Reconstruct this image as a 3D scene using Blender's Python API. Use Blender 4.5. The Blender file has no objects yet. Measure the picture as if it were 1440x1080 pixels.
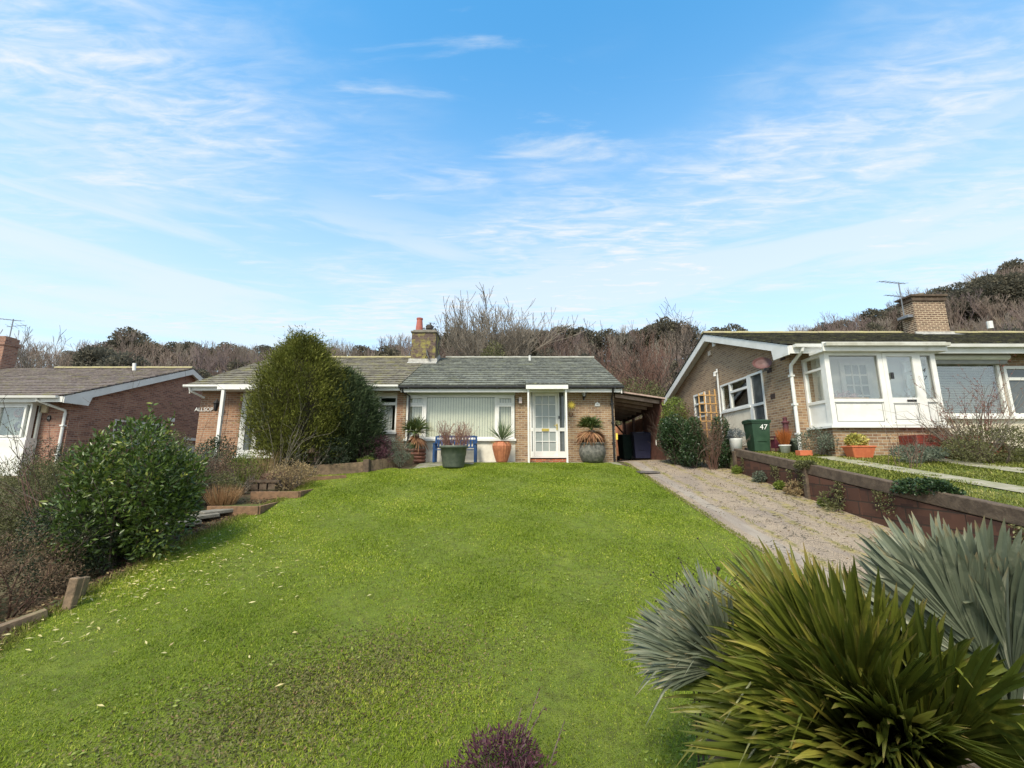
import bpy, math, random
import numpy as np
from mathutils import Vector, Matrix
random.seed(7); np.random.seed(7)
C = bpy.context.scene
col = C.collection
# ------------------------------------------------------------------ camera
PITCH = math.atan(.18)
cam = bpy.data.objects.new('camera', bpy.data.cameras.new('camera')); col.objects.link(cam)
cam.data.sensor_width = 36; cam.data.lens = 15.0; cam.data.clip_end = 3000; cam.data.clip_start = .05
cam.rotation_euler = (math.pi/2 + PITCH, 0, 0); cam.location = (0, 0, 0)
C.camera = cam
# ------------------------------------------------------------------ light
SUN_EL, SUN_AZ = math.radians(50), math.radians(203)      # azimuth clockwise from +Y : behind and left of the camera
SUN_STR, SUN_ANG, SKY_STR, EXPO = 2.3, 16.0, .15, 1.2
C.view_settings.view_transform = 'Standard'; C.view_settings.look = 'None'
C.view_settings.exposure = EXPO; C.view_settings.gamma = 1
sl = bpy.data.lights.new('sun', 'SUN'); sl.energy = SUN_STR; sl.angle = math.radians(SUN_ANG); sl.color = (1, .91, .76)
so = bpy.data.objects.new('sun', sl); col.objects.link(so)
sd = Vector((math.sin(SUN_AZ)*math.cos(SUN_EL), math.cos(SUN_AZ)*math.cos(SUN_EL), math.sin(SUN_EL)))
so.rotation_euler = sd.to_track_quat('Z', 'Y').to_euler(); so.location = (0, 0, 30)
# ------------------------------------------------------------------ node helper
class NT:
    def __init__(s, tree): s.t = tree; s.n = tree.nodes; s.l = tree.links
    def __call__(s, typ, **kw):
        nd = s.n.new(typ)
        for k, v in kw.items():
            if k == 'inp':
                for a, b in v.items():
                    sock = nd.inputs[a]
                    if isinstance(b, bpy.types.NodeSocket): s.l.new(b, sock)
                    else: sock.default_value = b
            else: setattr(nd, k, v)
        return nd
    def math(s, op, a, b=0.0, clamp=False):
        nd = s.n.new('ShaderNodeMath'); nd.operation = op; nd.use_clamp = clamp
        for i, q in enumerate((a, b)):
            if isinstance(q, bpy.types.NodeSocket): s.l.new(q, nd.inputs[i])
            else: nd.inputs[i].default_value = q
        return nd.outputs[0]
    def mixc(s, f, a, b, mode='MIX'):
        nd = s.n.new('ShaderNodeMix'); nd.data_type = 'RGBA'; nd.blend_type = mode
        for i, q in ((0, f), (6, a), (7, b)):
            if isinstance(q, bpy.types.NodeSocket): s.l.new(q, nd.inputs[i])
            else: nd.inputs[i].default_value = q if i == 0 else (tuple(q)+(1,))[:4]
        return nd.outputs[2]
    def noise(s, vec, scale, detail=4, rough=.55, dist=0):
        nd = s('ShaderNodeTexNoise', inp={'Scale': scale, 'Detail': detail, 'Roughness': rough, 'Distortion': dist})
        if vec is not None: s.l.new(vec, nd.inputs['Vector'])
        return nd.outputs['Fac']
    def ramp(s, f, lo, hi):
        nd = s('ShaderNodeMapRange', inp={0: f, 1: lo, 2: hi}); nd.clamp = True; nd.interpolation_type = 'SMOOTHSTEP'
        return nd.outputs[0]
# ------------------------------------------------------------------ sky
w = bpy.data.worlds.new('World'); C.world = w; w.use_nodes = True
n = NT(w.node_tree); n.n.clear()
sky = n('ShaderNodeTexSky', sky_type='NISHITA', sun_disc=False, sun_elevation=SUN_EL, sun_rotation=SUN_AZ)
sky.altitude = 50; sky.air_density = 1.0; sky.dust_density = .8; sky.ozone_density = 2.2
tc = n('ShaderNodeTexCoord'); sep = n('ShaderNodeSeparateXYZ', inp={0: tc.outputs['Generated']})
zc = n.math('MAXIMUM', sep.outputs[2], .03)
px = n.math('DIVIDE', sep.outputs[0], zc); py = n.math('DIVIDE', sep.outputs[1], zc)
pv = n('ShaderNodeCombineXYZ', inp={0: px, 1: py, 2: 0.0}).outputs[0]
def mapped(rot, sc, loc=(0, 0, 0)):
    return n('ShaderNodeMapping', inp={'Vector': pv, 'Rotation': (0, 0, math.radians(rot)), 'Scale': sc, 'Location': loc}).outputs[0]
big = n.ramp(n.noise(mapped(8, (.55, .85, 1), (5.6, 3.2, 0)), 1.0, 3, .5, .3), .37, .62)
fine = n.ramp(n.noise(mapped(28, (2.2, 7.5, 1), (.4, 0, 0)), 1.6, 7, .62, .9), .36, .74)
wisp = n.ramp(n.noise(mapped(-6, (1.1, 4.0, 1), (7, 2, 0)), 1.5, 8, .6, .5), .53, .78)
rip = n.ramp(n.noise(mapped(64, (3.0, 11.0, 1), (1, 5, 0)), 2.2, 4, .6, .6), .35, .75)
cl = n.math('ADD', n.math('MULTIPLY', big, n.math('ADD', .12, n.math('ADD', n.math('MULTIPLY', fine, .62), n.math('MULTIPLY', rip, .40)))), n.math('MULTIPLY', wisp, .55), True)
back = n.math('MULTIPLY', n.ramp(sep.outputs[1], .15, -.5), .75)     # added cloud veil behind the camera, out of view, to whiten light on facades
hz = n.ramp(sep.outputs[2], .86, .20)
veil = n.math('MULTIPLY', n.math('POWER', hz, 1.35), .66)
bandn = n.ramp(n.noise(n('ShaderNodeMapping', inp={'Vector': tc.outputs['Generated'], 'Scale': (1.3, 1.3, 10), 'Location': (.8, .1, .4)}).outputs[0], 1.5, 6, .55, .35), .44, .62)
cl = n.math('MAXIMUM', cl, n.math('MULTIPLY', bandn, n.math('MULTIPLY', n.ramp(sep.outputs[2], .58, .42), .55)))
tot = n.math('SUBTRACT', 1.0, n.math('MULTIPLY', n.math('SUBTRACT', 1.0, n.math('MULTIPLY', cl, 1.0)), n.math('SUBTRACT', 1.0, veil)), True)
skc = n.mixc(1.0, sky.outputs[0], (.40, .98, 1.08), 'MULTIPLY')
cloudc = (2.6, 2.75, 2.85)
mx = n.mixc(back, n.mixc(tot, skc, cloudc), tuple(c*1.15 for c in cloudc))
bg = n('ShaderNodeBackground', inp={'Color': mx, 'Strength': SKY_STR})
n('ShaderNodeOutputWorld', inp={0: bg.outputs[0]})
# ------------------------------------------------------------------ picture to place
SP, CP = math.sin(PITCH), math.cos(PITCH)
def P(u, v, Y):
    """point at depth Y (metres in front of the camera) seen at photo pixel u, v"""
    x = (u-720)/600; q = (540-v)/600
    t = Y/(CP-q*SP)
    return Vector((x*t, Y, (SP+q*CP)*t))
def lerp(a, b, t): return a+(b-a)*t
def sstep(a, b, x):
    t = np.clip((x-a)/(b-a), 0, 1); return t*t*(3-2*t)
DY = [-60, -30, -4, 0, 13, 13.7, 14.4, 24, 28, 45, 70, 100, 140, 220, 900]
DZ = [-6, -4.2, -3.0, -2.45, -.27, -.15, -.05, 0, .8, 4.5, 11.5, 21, 23, 20, 10]
def G(x, y):
    """height of the ground"""
    x = np.asarray(x, float); y = np.asarray(y, float)
    b = np.interp(y, DY, DZ)
    hillr = np.interp(x, [-300, -35, -10, 60, 84, 105, 128, 160, 300], [-1, 0, 1.8, 3.2, 8, 14.5, 22.5, 31, 45])*np.interp(y, [30, 100, 160, 400], [0, 1, 1.1, .8])
    left = -.45*sstep(-5.8, -11, x)*(1-sstep(26, 40, y)) - .25*sstep(-5.2, -5.7, x)*(1-sstep(5.5, 7.5, y))
    drv = np.where((x > 3.75) & (x <= 6.33), .04*(x-3.75), 0)*(1-sstep(22, 26, y))
    r = .2+.13*(np.minimum(y, 12)-12)+.025*(np.minimum(x, 18)-6.3)
    r = np.where(y < 3, np.maximum(r, -2.6), r)
    k = 1-sstep(22, 30, y)
    right = np.where(x > 6.33, (r-b)*k, 0)
    return b+hillr+left+drv+right
def gz(x, y): return float(G(x, y))
def onground(u, v):
    lo = .5
    for i in range(4000):
        Y = .8+i*.02; p = P(u, v, Y)
        if p.z < gz(p.x, p.y): return p
    return p
# ------------------------------------------------------------------ materials
def attr(nn, name): return nn('ShaderNodeAttribute', attribute_name=name).outputs['Fac']
def M(name, c1, c2=None, scale=8, rough=.7, bump=0, bscale=None, spec=.4, metal=0, attrmix=None, stain=None, coat=0):
    m = bpy.data.materials.new(name); m.use_nodes = True; nn = NT(m.node_tree); nn.n.clear()
    o = nn('ShaderNodeTexCoord').outputs['Object']
    c2 = c2 or tuple(k*.85 for k in c1)
    base = nn.mixc(nn.ramp(nn.noise(o, scale, 5, .6), .35, .68), c1, c2)
    if attrmix is not None: base = nn.mixc(attr(nn, 'v'), base, attrmix)
    if stain is not None:
        sc, cc, lo, hi = stain
        base = nn.mixc(nn.ramp(nn.noise(o, sc, 6, .65), lo, hi), base, cc)
    p = nn('ShaderNodeBsdfPrincipled', inp={'Base Color': base, 'Roughness': rough, 'Metallic': metal, 'Specular IOR Level': spec, 'Coat Weight': coat})
    if bump:
        b = nn('ShaderNodeBump', inp={'Strength': bump, 'Distance': .02, 'Height': nn.noise(o, bscale or scale*4, 5, .6)})
        nn.l.new(b.outputs[0], p.inputs['Normal'])
    nn('ShaderNodeOutputMaterial', inp={0: p.outputs[0]})
    return m
def leafmat(name, c1, c2, c3=None, rough=.5, trans=.28, spec=.35):
    m = bpy.data.materials.new(name); m.use_nodes = True; nn = NT(m.node_tree); nn.n.clear()
    v = attr(nn, 'v')
    cr = nn('ShaderNodeValToRGB'); nn.l.new(v, cr.inputs[0])
    e = cr.color_ramp.elements; e[0].color = tuple(c1)+(1,); e[1].color = tuple(c2)+(1,)
    if c3: e[1].position = .82; x = e.new(1.0); x.color = tuple(c3)+(1,)
    p = nn('ShaderNodeBsdfPrincipled', inp={'Base Color': cr.outputs[0], 'Roughness': rough, 'Specular IOR Level': spec})
    t = nn('ShaderNodeBsdfTranslucent', inp={'Color': cr.outputs[0]})
    s = nn('ShaderNodeMixShader', inp={0: trans, 1: p.outputs[0], 2: t.outputs[0]})
    nn('ShaderNodeOutputMaterial', inp={0: s.outputs[0]})
    return m
def brickmat(name, a, b, mortar, dark=(.1, .06, .04), bias=0.0, moss=None):
    m = bpy.data.materials.new(name); m.use_nodes = True; nn = NT(m.node_tree); nn.n.clear()
    uv = nn('ShaderNodeUVMap', uv_map='UVMap').outputs[0]
    br = nn('ShaderNodeTexBrick', inp={'Vector': uv, 'Color1': a+(1,), 'Color2': b+(1,), 'Mortar': mortar+(1,), 'Scale': 1.0, 'Mortar Size': .009, 'Mortar Smooth': .2, 'Bias': bias, 'Brick Width': .225, 'Row Height': .075})
    cell = nn('ShaderNodeTexWhiteNoise', noise_dimensions='2D')
    sx = nn('ShaderNodeSeparateXYZ', inp={0: uv})
    row = nn.math('FLOOR', nn.math('DIVIDE', sx.outputs[1], .075))
    off = nn.math('MULTIPLY', nn.math('MODULO', row, 2.0), .5)
    cx = nn.math('FLOOR', nn.math('ADD', nn.math('DIVIDE', sx.outputs[0], .225), off))
    cv = nn('ShaderNodeCombineXYZ', inp={0: cx, 1: row, 2: 0.0}); nn.l.new(cv.outputs[0], cell.inputs['Vector'])
    dk = nn.math('MULTIPLY', nn.ramp(cell.outputs[0], .55, 1.0), nn.math('SUBTRACT', 1.0, br.outputs['Fac']))
    base = nn.mixc(nn.math('MULTIPLY', dk, .75), br.outputs['Color'], dark)
    base = nn.mixc(nn.math('MULTIPLY', nn.ramp(nn.noise(uv, 1.4, 6, .7), .4, .75), .35), base, tuple(k*.55 for k in a))
    if moss: base = nn.mixc(nn.ramp(nn.noise(uv, 3.2, 6, .7), moss[1], moss[2]), base, moss[0])
    p = nn('ShaderNodeBsdfPrincipled', inp={'Base Color': base, 'Roughness': .88, 'Specular IOR Level': .2})
    h = nn.math('ADD', nn.math('MULTIPLY', br.outputs['Fac'], -1.0), nn.math('MULTIPLY', nn.noise(uv, 60, 3), .5))
    bp = nn('ShaderNodeBump', inp={'Strength': .6, 'Distance': .008, 'Height': h}); nn.l.new(bp.outputs[0], p.inputs['Normal'])
    nn('ShaderNodeOutputMaterial', inp={0: p.outputs[0]})
    return m
def glassmat(name, tint=(.7, .76, .74), refl=.32):
    m = bpy.data.materials.new(name); m.use_nodes = True; nn = NT(m.node_tree); nn.n.clear()
    lw = nn('ShaderNodeLayerWeight', inp={'Blend': .35})
    f = nn.math('ADD', nn.math('MULTIPLY', lw.outputs['Facing'], .35), refl, True)
    t = nn('ShaderNodeBsdfTransparent', inp={'Color': tint+(1,)})
    g = nn('ShaderNodeBsdfGlossy', inp={'Color': (.9, .93, .95, 1), 'Roughness': .03})
    s = nn('ShaderNodeMixShader', inp={0: f, 1: t.outputs[0], 2: g.outputs[0]})
    nn('ShaderNodeOutputMaterial', inp={0: s.outputs[0]})
    return m
brick_brown = brickmat('brown_brick', (.37, .25, .14), (.26, .16, .095), (.40, .35, .27), (.15, .085, .055))
brick_tan = brickmat('tan_brick', (.38, .255, .15), (.29, .19, .11), (.40, .34, .26), (.17, .10, .065))
brick_red = brickmat('red_brick', (.37, .20, .135), (.26, .125, .09), (.33, .26, .21), (.13, .06, .05))
brick_red2 = brickmat('warm_brick', (.37, .205, .12), (.28, .15, .09), (.38, .31, .24), (.14, .075, .05))
brick_chim = brickmat('mossy_chimney_brick', (.12, .08, .07), (.09, .06, .055), (.16, .13, .11), (.05, .035, .035), moss=((.27, .24, .075), .44, .64))
brick_chimr = brickmat('dark_chimney_brick', (.21, .135, .09), (.15, .09, .065), (.50, .40, .28), (.07, .045, .035))
for nd_ in brick_chimr.node_tree.nodes:
    if nd_.bl_idname == 'ShaderNodeTexBrick': nd_.inputs['Mortar Size'].default_value = .014
brick_step = brickmat('step_brick', (.42, .12, .05), (.3, .07, .035), (.35, .25, .17))
brick_redp = brickmat('painted_red_brick', (.22, .045, .03), (.18, .035, .025), (.16, .05, .04), (.1, .03, .025))
white = M('white_upvc', (.74, .735, .70), (.66, .655, .61), 2.5, .4, spec=.45, stain=(2.2, (.50, .48, .40), .60, .84))
cream = M('cream_render', (.70, .63, .50), (.60, .53, .41), 3, .85, .2, 60)
whitewash = M('off_white_render', (.74, .71, .62), (.60, .56, .47), 2.2, .85, .2, 50, stain=(5, (.42, .38, .30), .60, .8))
panelc = M('pale_sage_panel', (.60, .62, .50), (.54, .56, .45), 3, .6)
black_pl = M('black_plastic', (.015, .015, .017), (.03, .03, .03), 6, .35)
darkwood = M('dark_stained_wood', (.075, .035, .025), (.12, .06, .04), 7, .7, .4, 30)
rafterw = M('brown_rafter_wood', (.42, .31, .26), (.30, .21, .17), 6, .75, .3, 30)
sleeperw = M('weathered_sleeper', (.23, .16, .10), (.12, .085, .055), 9, .9, .6, 35, stain=(3, (.14, .15, .06), .5, .8))
sleeperd = M('dark_sleeper', (.075, .052, .036), (.125, .09, .062), 9, .9, .6, 35)
boardw = M('orange_brown_board', (.23, .135, .075), (.14, .085, .05), 9, .85, .5, 30)
trellisw = M('golden_trellis_wood', (.52, .30, .11), (.42, .24, .09), 12, .7)
blindw = M('cream_blind', (.76, .74, .60), (.70, .68, .55), 5, .8)
blindg = M('silver_blind', (.58, .60, .58), (.5, .52, .5), 5, .5)
curtain = M('net_curtain', (.72, .73, .74), (.60, .61, .63), 5, .9)
interior = M('dim_interior', (.16, .15, .13), (.10, .095, .085), 1.3, .9)
interior_l = M('pale_interior', (.78, .77, .70), (.68, .67, .61), 1.3, .9)
glass = glassmat('window_glass', (.97, .98, .96), .06)
glass_fr = M('frosted_glass', (.30, .33, .31), (.25, .28, .26), 3, .15, spec=.8)
glass_dk = M('dark_reflecting_glass', (.05, .06, .06), (.10, .11, .11), 2, .06, spec=.9)
flash = M('lead_flashing', (.42, .41, .37), (.26, .25, .23), 8, .7, .3, 30)
terracotta = M('terracotta', (.45, .17, .08), (.34, .12, .06), 10, .7, .3, 40)
terr_or = M('orange_plastic_terracotta', (.55, .16, .07), (.48, .13, .06), 10, .5)
potgrey = M('grey_stone_pot', (.16, .155, .135), (.08, .08, .07), 12, .85, .6, 40, stain=(8, (.28, .27, .22), .55, .75))
potgreen = M('green_grey_planter', (.075, .095, .075), (.115, .135, .105), 8, .6, .2, 40)
bluep = M('blue_paint', (.012, .05, .15), (.02, .07, .19), 8, .45)
brass = M('brass', (.65, .48, .12), (.6, .45, .1), 8, .3, metal=.7)
yellowm = M('yellow_paint', (.85, .66, .10), (.8, .6, .08), 8, .5)
soil = M('soil', (.055, .038, .025), (.09, .065, .045), 9, .95, .8, 40)
bark = M('grey_brown_bark', (.16, .12, .09), (.09, .07, .055), 14, .9, .5, 60)
twig = M('brown_twig', (.17, .105, .075), (.11, .075, .06), 9, .85)
twigred = M('reddish_twig', (.18, .095, .07), (.13, .075, .055), 9, .85)
twigpale = M('pale_grey_twig', (.27, .23, .18), (.19, .16, .125), 9, .85)
twigfar = M('far_brown_twig', (.105, .070, .062), (.075, .055, .05), .5, .9)
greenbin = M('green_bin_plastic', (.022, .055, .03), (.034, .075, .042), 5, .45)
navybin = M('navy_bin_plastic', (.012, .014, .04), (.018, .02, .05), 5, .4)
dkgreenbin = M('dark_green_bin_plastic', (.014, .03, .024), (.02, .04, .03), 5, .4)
dishm = M('brown_red_dish', (.10, .048, .045), (.13, .06, .055), 5, .5)
metalg = M('grey_metal', (.30, .31, .32), (.22, .22, .23), 9, .4, metal=.6)
concrete = M('grey_concrete', (.22, .20, .165), (.15, .14, .115), 9, .9, .5, 50)
# ------------------------------------------------------------------ mesh helpers
def link(o, parent=None, loc=None):
    col.objects.link(o)
    if parent is not None: o.parent = parent
    return o
def tag(o, label=None, cat=None, group=None, kind=None):
    if label: o['label'] = label
    if cat: o['category'] = cat
    if group: o['group'] = group
    if kind: o['kind'] = kind
    return o
def thing(name, label, cat, loc=(0, 0, 0), group=None, rz=0):
    o = bpy.data.objects.new(name, None); o.empty_display_size = .2
    col.objects.link(o); o.location = loc; o.rotation_euler = (0, 0, rz)
    return tag(o, label, cat, group)
def raw(name, V, F, mat, parent=None, vals=None, smooth=False):
    """V (n,3), F (m,k) arrays ; fast mesh"""
    V = np.asarray(V, np.float32); F = np.asarray(F, np.int32)
    me = bpy.data.meshes.new(name); m, k = F.shape
    me.vertices.add(len(V)); me.vertices.foreach_set('co', V.ravel())
    me.loops.add(m*k); me.loops.foreach_set('vertex_index', F.ravel())
    me.polygons.add(m); me.polygons.foreach_set('loop_start', np.arange(0, m*k, k, dtype=np.int32))
    me.polygons.foreach_set('loop_total', np.full(m, k, np.int32))
    if smooth: me.polygons.foreach_set('use_smooth', np.ones(m, bool))
    if vals is not None:
        a = me.attributes.new('v', 'FLOAT', 'FACE'); a.data.foreach_set('value', np.asarray(vals, np.float32))
    me.materials.append(mat); me.update(calc_edges=True)
    o = bpy.data.objects.new(name, me); link(o, parent)
    return o
class MB:
    def __init__(s): s.v = []; s.f = []; s.c = []; s.luv = {}
    def add(s, vs, fs, c=0.0):
        b = len(s.v); s.v += [tuple(p) for p in vs]; s.f += [tuple(i+b for i in f) for f in fs]; s.c += [c]*len(fs); return s
    def box(s, x0, x1, y0, y1, z0, z1, c=0.0):
        x0, x1 = sorted((x0, x1)); y0, y1 = sorted((y0, y1)); z0, z1 = sorted((z0, z1))
        return s.add([(x0, y0, z0), (x1, y0, z0), (x1, y1, z0), (x0, y1, z0), (x0, y0, z1), (x1, y0, z1), (x1, y1, z1), (x0, y1, z1)],
                     [(0, 3, 2, 1), (4, 5, 6, 7), (0, 1, 5, 4), (1, 2, 6, 5), (2, 3, 7, 6), (3, 0, 4, 7)], c)
    def obox(s, a, b, w, h, up=(0, 0, 1), c=0.0):
        """bar from a to b, width w, height h"""
        a = Vector(a); b = Vector(b); d = (b-a).normalized(); up = Vector(up)
        sd = d.cross(up); sd = sd.normalized() if sd.length > 1e-6 else Vector((1, 0, 0)); u2 = sd.cross(d).normalized()
        q = [(-w/2, -h/2), (w/2, -h/2), (w/2, h/2), (-w/2, h/2)]
        vs = [a+sd*i+u2*j for i, j in q]+[b+sd*i+u2*j for i, j in q]
        return s.add(vs, [(3, 2, 1, 0), (4, 5, 6, 7), (0, 1, 5, 4), (1, 2, 6, 5), (2, 3, 7, 6), (3, 0, 4, 7)], c)
    def tube(s, pts, r, n=8, c=0.0, caps=True):
        pts = [Vector(p) for p in pts]; rs = r if isinstance(r, (list, tuple)) else [r]*len(pts)
        vs = []; fs = []
        for i, p in enumerate(pts):
            d = (pts[min(i+1, len(pts)-1)]-pts[max(i-1, 0)]).normalized()
            a = d.cross(Vector((0, 0, 1)) if abs(d.z) < .9 else Vector((0, 1, 0))).normalized(); b = d.cross(a)
            for k in range(n):
                t = 2*math.pi*k/n; vs.append(p+(a*math.cos(t)+b*math.sin(t))*rs[i])
        for i in range(len(pts)-1):
            for k in range(n):
                k2 = (k+1) % n; fs.append((i*n+k, i*n+k2, (i+1)*n+k2, (i+1)*n+k))
        if caps: fs.append(tuple(range(n))[::-1]); fs.append(tuple(range((len(pts)-1)*n, len(pts)*n)))
        return s.add(vs, fs, c)
    def lathe(s, prof, cx=0, cy=0, n=24, c=0.0, rib=0):
        vs = []; fs = []
        for r, z in prof:
            for k in range(n):
                t = 2*math.pi*k/n; rr = r*(1+rib*(1 if k % 2 else -1)); vs.append((cx+rr*math.cos(t), cy+rr*math.sin(t), z))
        for i in range(len(prof)-1):
            for k in range(n):
                k2 = (k+1) % n; fs.append((i*n+k, i*n+k2, (i+1)*n+k2, (i+1)*n+k))
        return s.add(vs, fs, c)
    def prism(s, poly, axis, a, b, c=0.0):
        """poly of (p,q); axis 0: x from a to b with (y,z); axis 1: y with (x,z); axis 2: z with (x,y)"""
        def mk(t, p, q): return (t, p, q) if axis == 0 else ((p, t, q) if axis == 1 else (p, q, t))
        m = len(poly); vs = [mk(a, *p) for p in poly]+[mk(b, *p) for p in poly]
        fs = [tuple(range(m))[::-1], tuple(range(m, 2*m))]+[(i, (i+1) % m, (i+1) % m+m, i+m) for i in range(m)]
        return s.add(vs, fs, c)
    def build(s, name, mat, parent=None, smooth=False, bev=0, world=False):
        me = bpy.data.meshes.new(name)
        off = Vector((0, 0, 0))
        if parent is not None and not world:
            pr = parent
            while pr is not None: off += pr.location; pr = pr.parent
        me.from_pydata([(x-off.x, y-off.y, z-off.z) for x, y, z in s.v], [], s.f)
        import bmesh
        bm = bmesh.new(); bm.from_mesh(me); bmesh.ops.recalc_face_normals(bm, faces=bm.faces)
        if bev: bmesh.ops.bevel(bm, geom=list(bm.edges), offset=bev, segments=1, affect='EDGES', clamp_overlap=True)
        bm.to_mesh(me); bm.free()
        if any(s.c) and not bev:
            a = me.attributes.new('v', 'FLOAT', 'FACE'); a.data.foreach_set('value', s.c)
        uv = me.uv_layers.new(name='UVMap')
        for p in me.polygons:
            nx, ny, nz = (abs(t) for t in p.normal); p.use_smooth = smooth
            for li in p.loop_indices:
                q = me.vertices[me.loops[li].vertex_index].co+off
                uv.data[li].uv = (q.x, q.z) if ny >= nx and ny >= nz*.9 else ((q.y+.1, q.z) if nx >= nz else (q.x, q.y))
        if s.luv:
            lu = me.uv_layers.new(name='leafuv')
            for lp in me.loops: lu.data[lp.index].uv = s.luv.get(lp.vertex_index, (0, 0))
        me.materials.append(mat)
        o = bpy.data.objects.new(name, me); link(o, parent); return o
def wall_y(mb, x0, x1, z0, z1, y, th, holes=()):
    """wall facing -y, front face at y"""
    xs = sorted({x0, x1, *[h[0] for h in holes], *[h[1] for h in holes]}); zs = sorted({z0, z1, *[h[2] for h in holes], *[h[3] for h in holes]})
    for i in range(len(xs)-1):
        for j in range(len(zs)-1):
            cx = (xs[i]+xs[i+1])/2; cz = (zs[j]+zs[j+1])/2
            if any(h[0] < cx < h[1] and h[2] < cz < h[3] for h in holes): continue
            mb.box(xs[i], xs[i+1], y, y+th, zs[j], zs[j+1])
def wall_x(mb, y0, y1, z0, z1, x, th, holes=()):
    ys = sorted({y0, y1, *[h[0] for h in holes], *[h[1] for h in holes]}); zs = sorted({z0, z1, *[h[2] for h in holes], *[h[3] for h in holes]})
    for i in range(len(ys)-1):
        for j in range(len(zs)-1):
            cx = (ys[i]+ys[i+1])/2; cz = (zs[j]+zs[j+1])/2
            if any(h[0] < cx < h[1] and h[2] < cz < h[3] for h in holes): continue
            mb.box(x, x+th, ys[i], ys[i+1], zs[j], zs[j+1])
def frame_y(mb, x0, x1, z0, z1, y, w=.06, d=.07):
    mb.box(x0, x1, y, y+d, z1-w, z1); mb.box(x0, x1, y, y+d, z0, z0+w)
    mb.box(x0, x0+w, y, y+d, z0+w, z1-w); mb.box(x1-w, x1, y, y+d, z0+w, z1-w)
def frame_x(mb, y0, y1, z0, z1, x, w=.06, d=.07):
    mb.box(x, x+d, y0, y1, z1-w, z1); mb.box(x, x+d, y0, y1, z0, z0+w)
    mb.box(x, x+d, y0, y0+w, z0+w, z1-w); mb.box(x, x+d, y1-w, y1, z0+w, z1-w)
def tiles(x0, x1, yf, zf, yr, zr, mat, parent, tw=.33, ex=.33, seed=1):
    rnd = random.Random(seed); mb = MB()
    L = math.hypot(yr-yf, zr-zf); dy, dz = (yr-yf)/L, (zr-zf)/L
    nc = max(3, round(L/ex)); ex = L/nc
    for i in range(nc):
        s0 = i*ex; s1 = s0+ex*1.06
        nt = round((x1-x0)/tw); off = (.5 if i % 2 else 0)
        for k in range(nt+1):
            a = x0+(k-off)*tw; b = a+tw-.006; a = max(a, x0); b = min(b, x1)
            if b-a < .03: continue
            h0 = .045+rnd.uniform(-.006, .01); h1 = .012; j = rnd.uniform(-.012, .012)
            def q(sv, h): return (yf+dy*sv-dz*h, zf+dz*sv+dy*h)
            p0 = q(s0+j, 0); p1 = q(s1+j, -.02); p2 = q(s1+j, h1); p3 = q(s0+j, h0)
            mb.prism([p0, p1, p2, p3], 0, a, b, rnd.random()*.98+.01)
    return mb.build('roof_tiles', mat, parent)
def roofmat(name, c1, c2, moss, lo, hi):
    m = bpy.data.materials.new(name); m.use_nodes = True; nn = NT(m.node_tree); nn.n.clear()
    o = nn('ShaderNodeTexCoord').outputs['Object']
    base = nn.mixc(attr(nn, 'v'), c1, c2)
    base = nn.mixc(nn.math('MULTIPLY', nn.ramp(nn.noise(o, 9, 6, .7), .45, .65), .6), base, tuple(k*1.7 for k in c2))
    f = nn.ramp(nn.noise(o, 2.6, 7, .72), lo, hi)
    base = nn.mixc(f, base, moss)
    p = nn('ShaderNodeBsdfPrincipled', inp={'Base Color': base, 'Roughness': .92, 'Specular IOR Level': .2})
    b = nn('ShaderNodeBump', inp={'Strength': .7, 'Distance': .02, 'Height': nn.noise(o, 24, 6, .7)}); nn.l.new(b.outputs[0], p.inputs['Normal'])
    nn('ShaderNodeOutputMaterial', inp={0: p.outputs[0]}); return m
roof_main = roofmat('green_grey_roof_tiles', (.075, .078, .068), (.15, .155, .13), (.25, .26, .15), .52, .8)
roof_moss = roofmat('mossy_roof_tiles', (.095, .085, .07), (.17, .155, .125), (.23, .215, .10), .45, .72)
roof_left = roofmat('brown_mossy_roof_tiles', (.11, .09, .085), (.18, .15, .135), (.22, .205, .085), .48, .76)
roof_right = roofmat('dark_mossy_roof_tiles', (.028, .028, .022), (.06, .058, .045), (.14, .14, .06), .48, .72)
ridgem = M('mossy_ridge_tile', (.30, .26, .16), (.38, .34, .16), 5, .9, .5, 30)
ridgeg = M('pale_ridge_tile', (.36, .35, .30), (.25, .25, .21), 5, .9, .5, 30)
def ridge(x0, x1, y, z, mat, parent):
    mb = MB(); k = 0; x = x0
    while x < x1-.05:
        b = min(x+.44, x1); r = .12+random.uniform(-.008, .008)
        poly = [(y+r*math.cos(t)*1.1, z-.03+r*math.sin(t)*.8) for t in [i*math.pi/6 for i in range(7)]]
        mb.prism(poly, 0, x, b); x = b+.004
    return mb.build('ridge_tiles', mat, parent)
# ---- leaves and twigs
def unit(a): return a/np.maximum(np.linalg.norm(a, axis=1, keepdims=True), 1e-9)
def leafcloud(name, Pt, D, L, W, mat, parent=None, vals=None, fold=.25, nrm=None):
    Pt = np.asarray(Pt, float); D = unit(np.asarray(D, float)); N = len(Pt)
    R = np.random.normal(size=(N, 3)) if nrm is None else nrm+np.random.normal(size=(N, 3))*.35
    S = unit(np.cross(D, R)); U = np.cross(S, D)
    L = np.broadcast_to(np.asarray(L, float), (N,))[:, None]; W = np.broadcast_to(np.asarray(W, float), (N,))[:, None]
    b = Pt; t = Pt+D*L; l = Pt+D*L*.45+S*W*.5+U*W*fold; r = Pt+D*L*.45-S*W*.5+U*W*fold
    V = np.stack([b, l, t, r], 1).reshape(-1, 3)
    i = np.arange(N)*4
    F = np.stack([i, i+1, i+2, i, i+2, i+3], 1).reshape(-1, 3)
    vals = np.random.rand(N) if vals is None else vals
    return raw(name, V, F, mat, parent, np.repeat(vals, 2))
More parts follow.
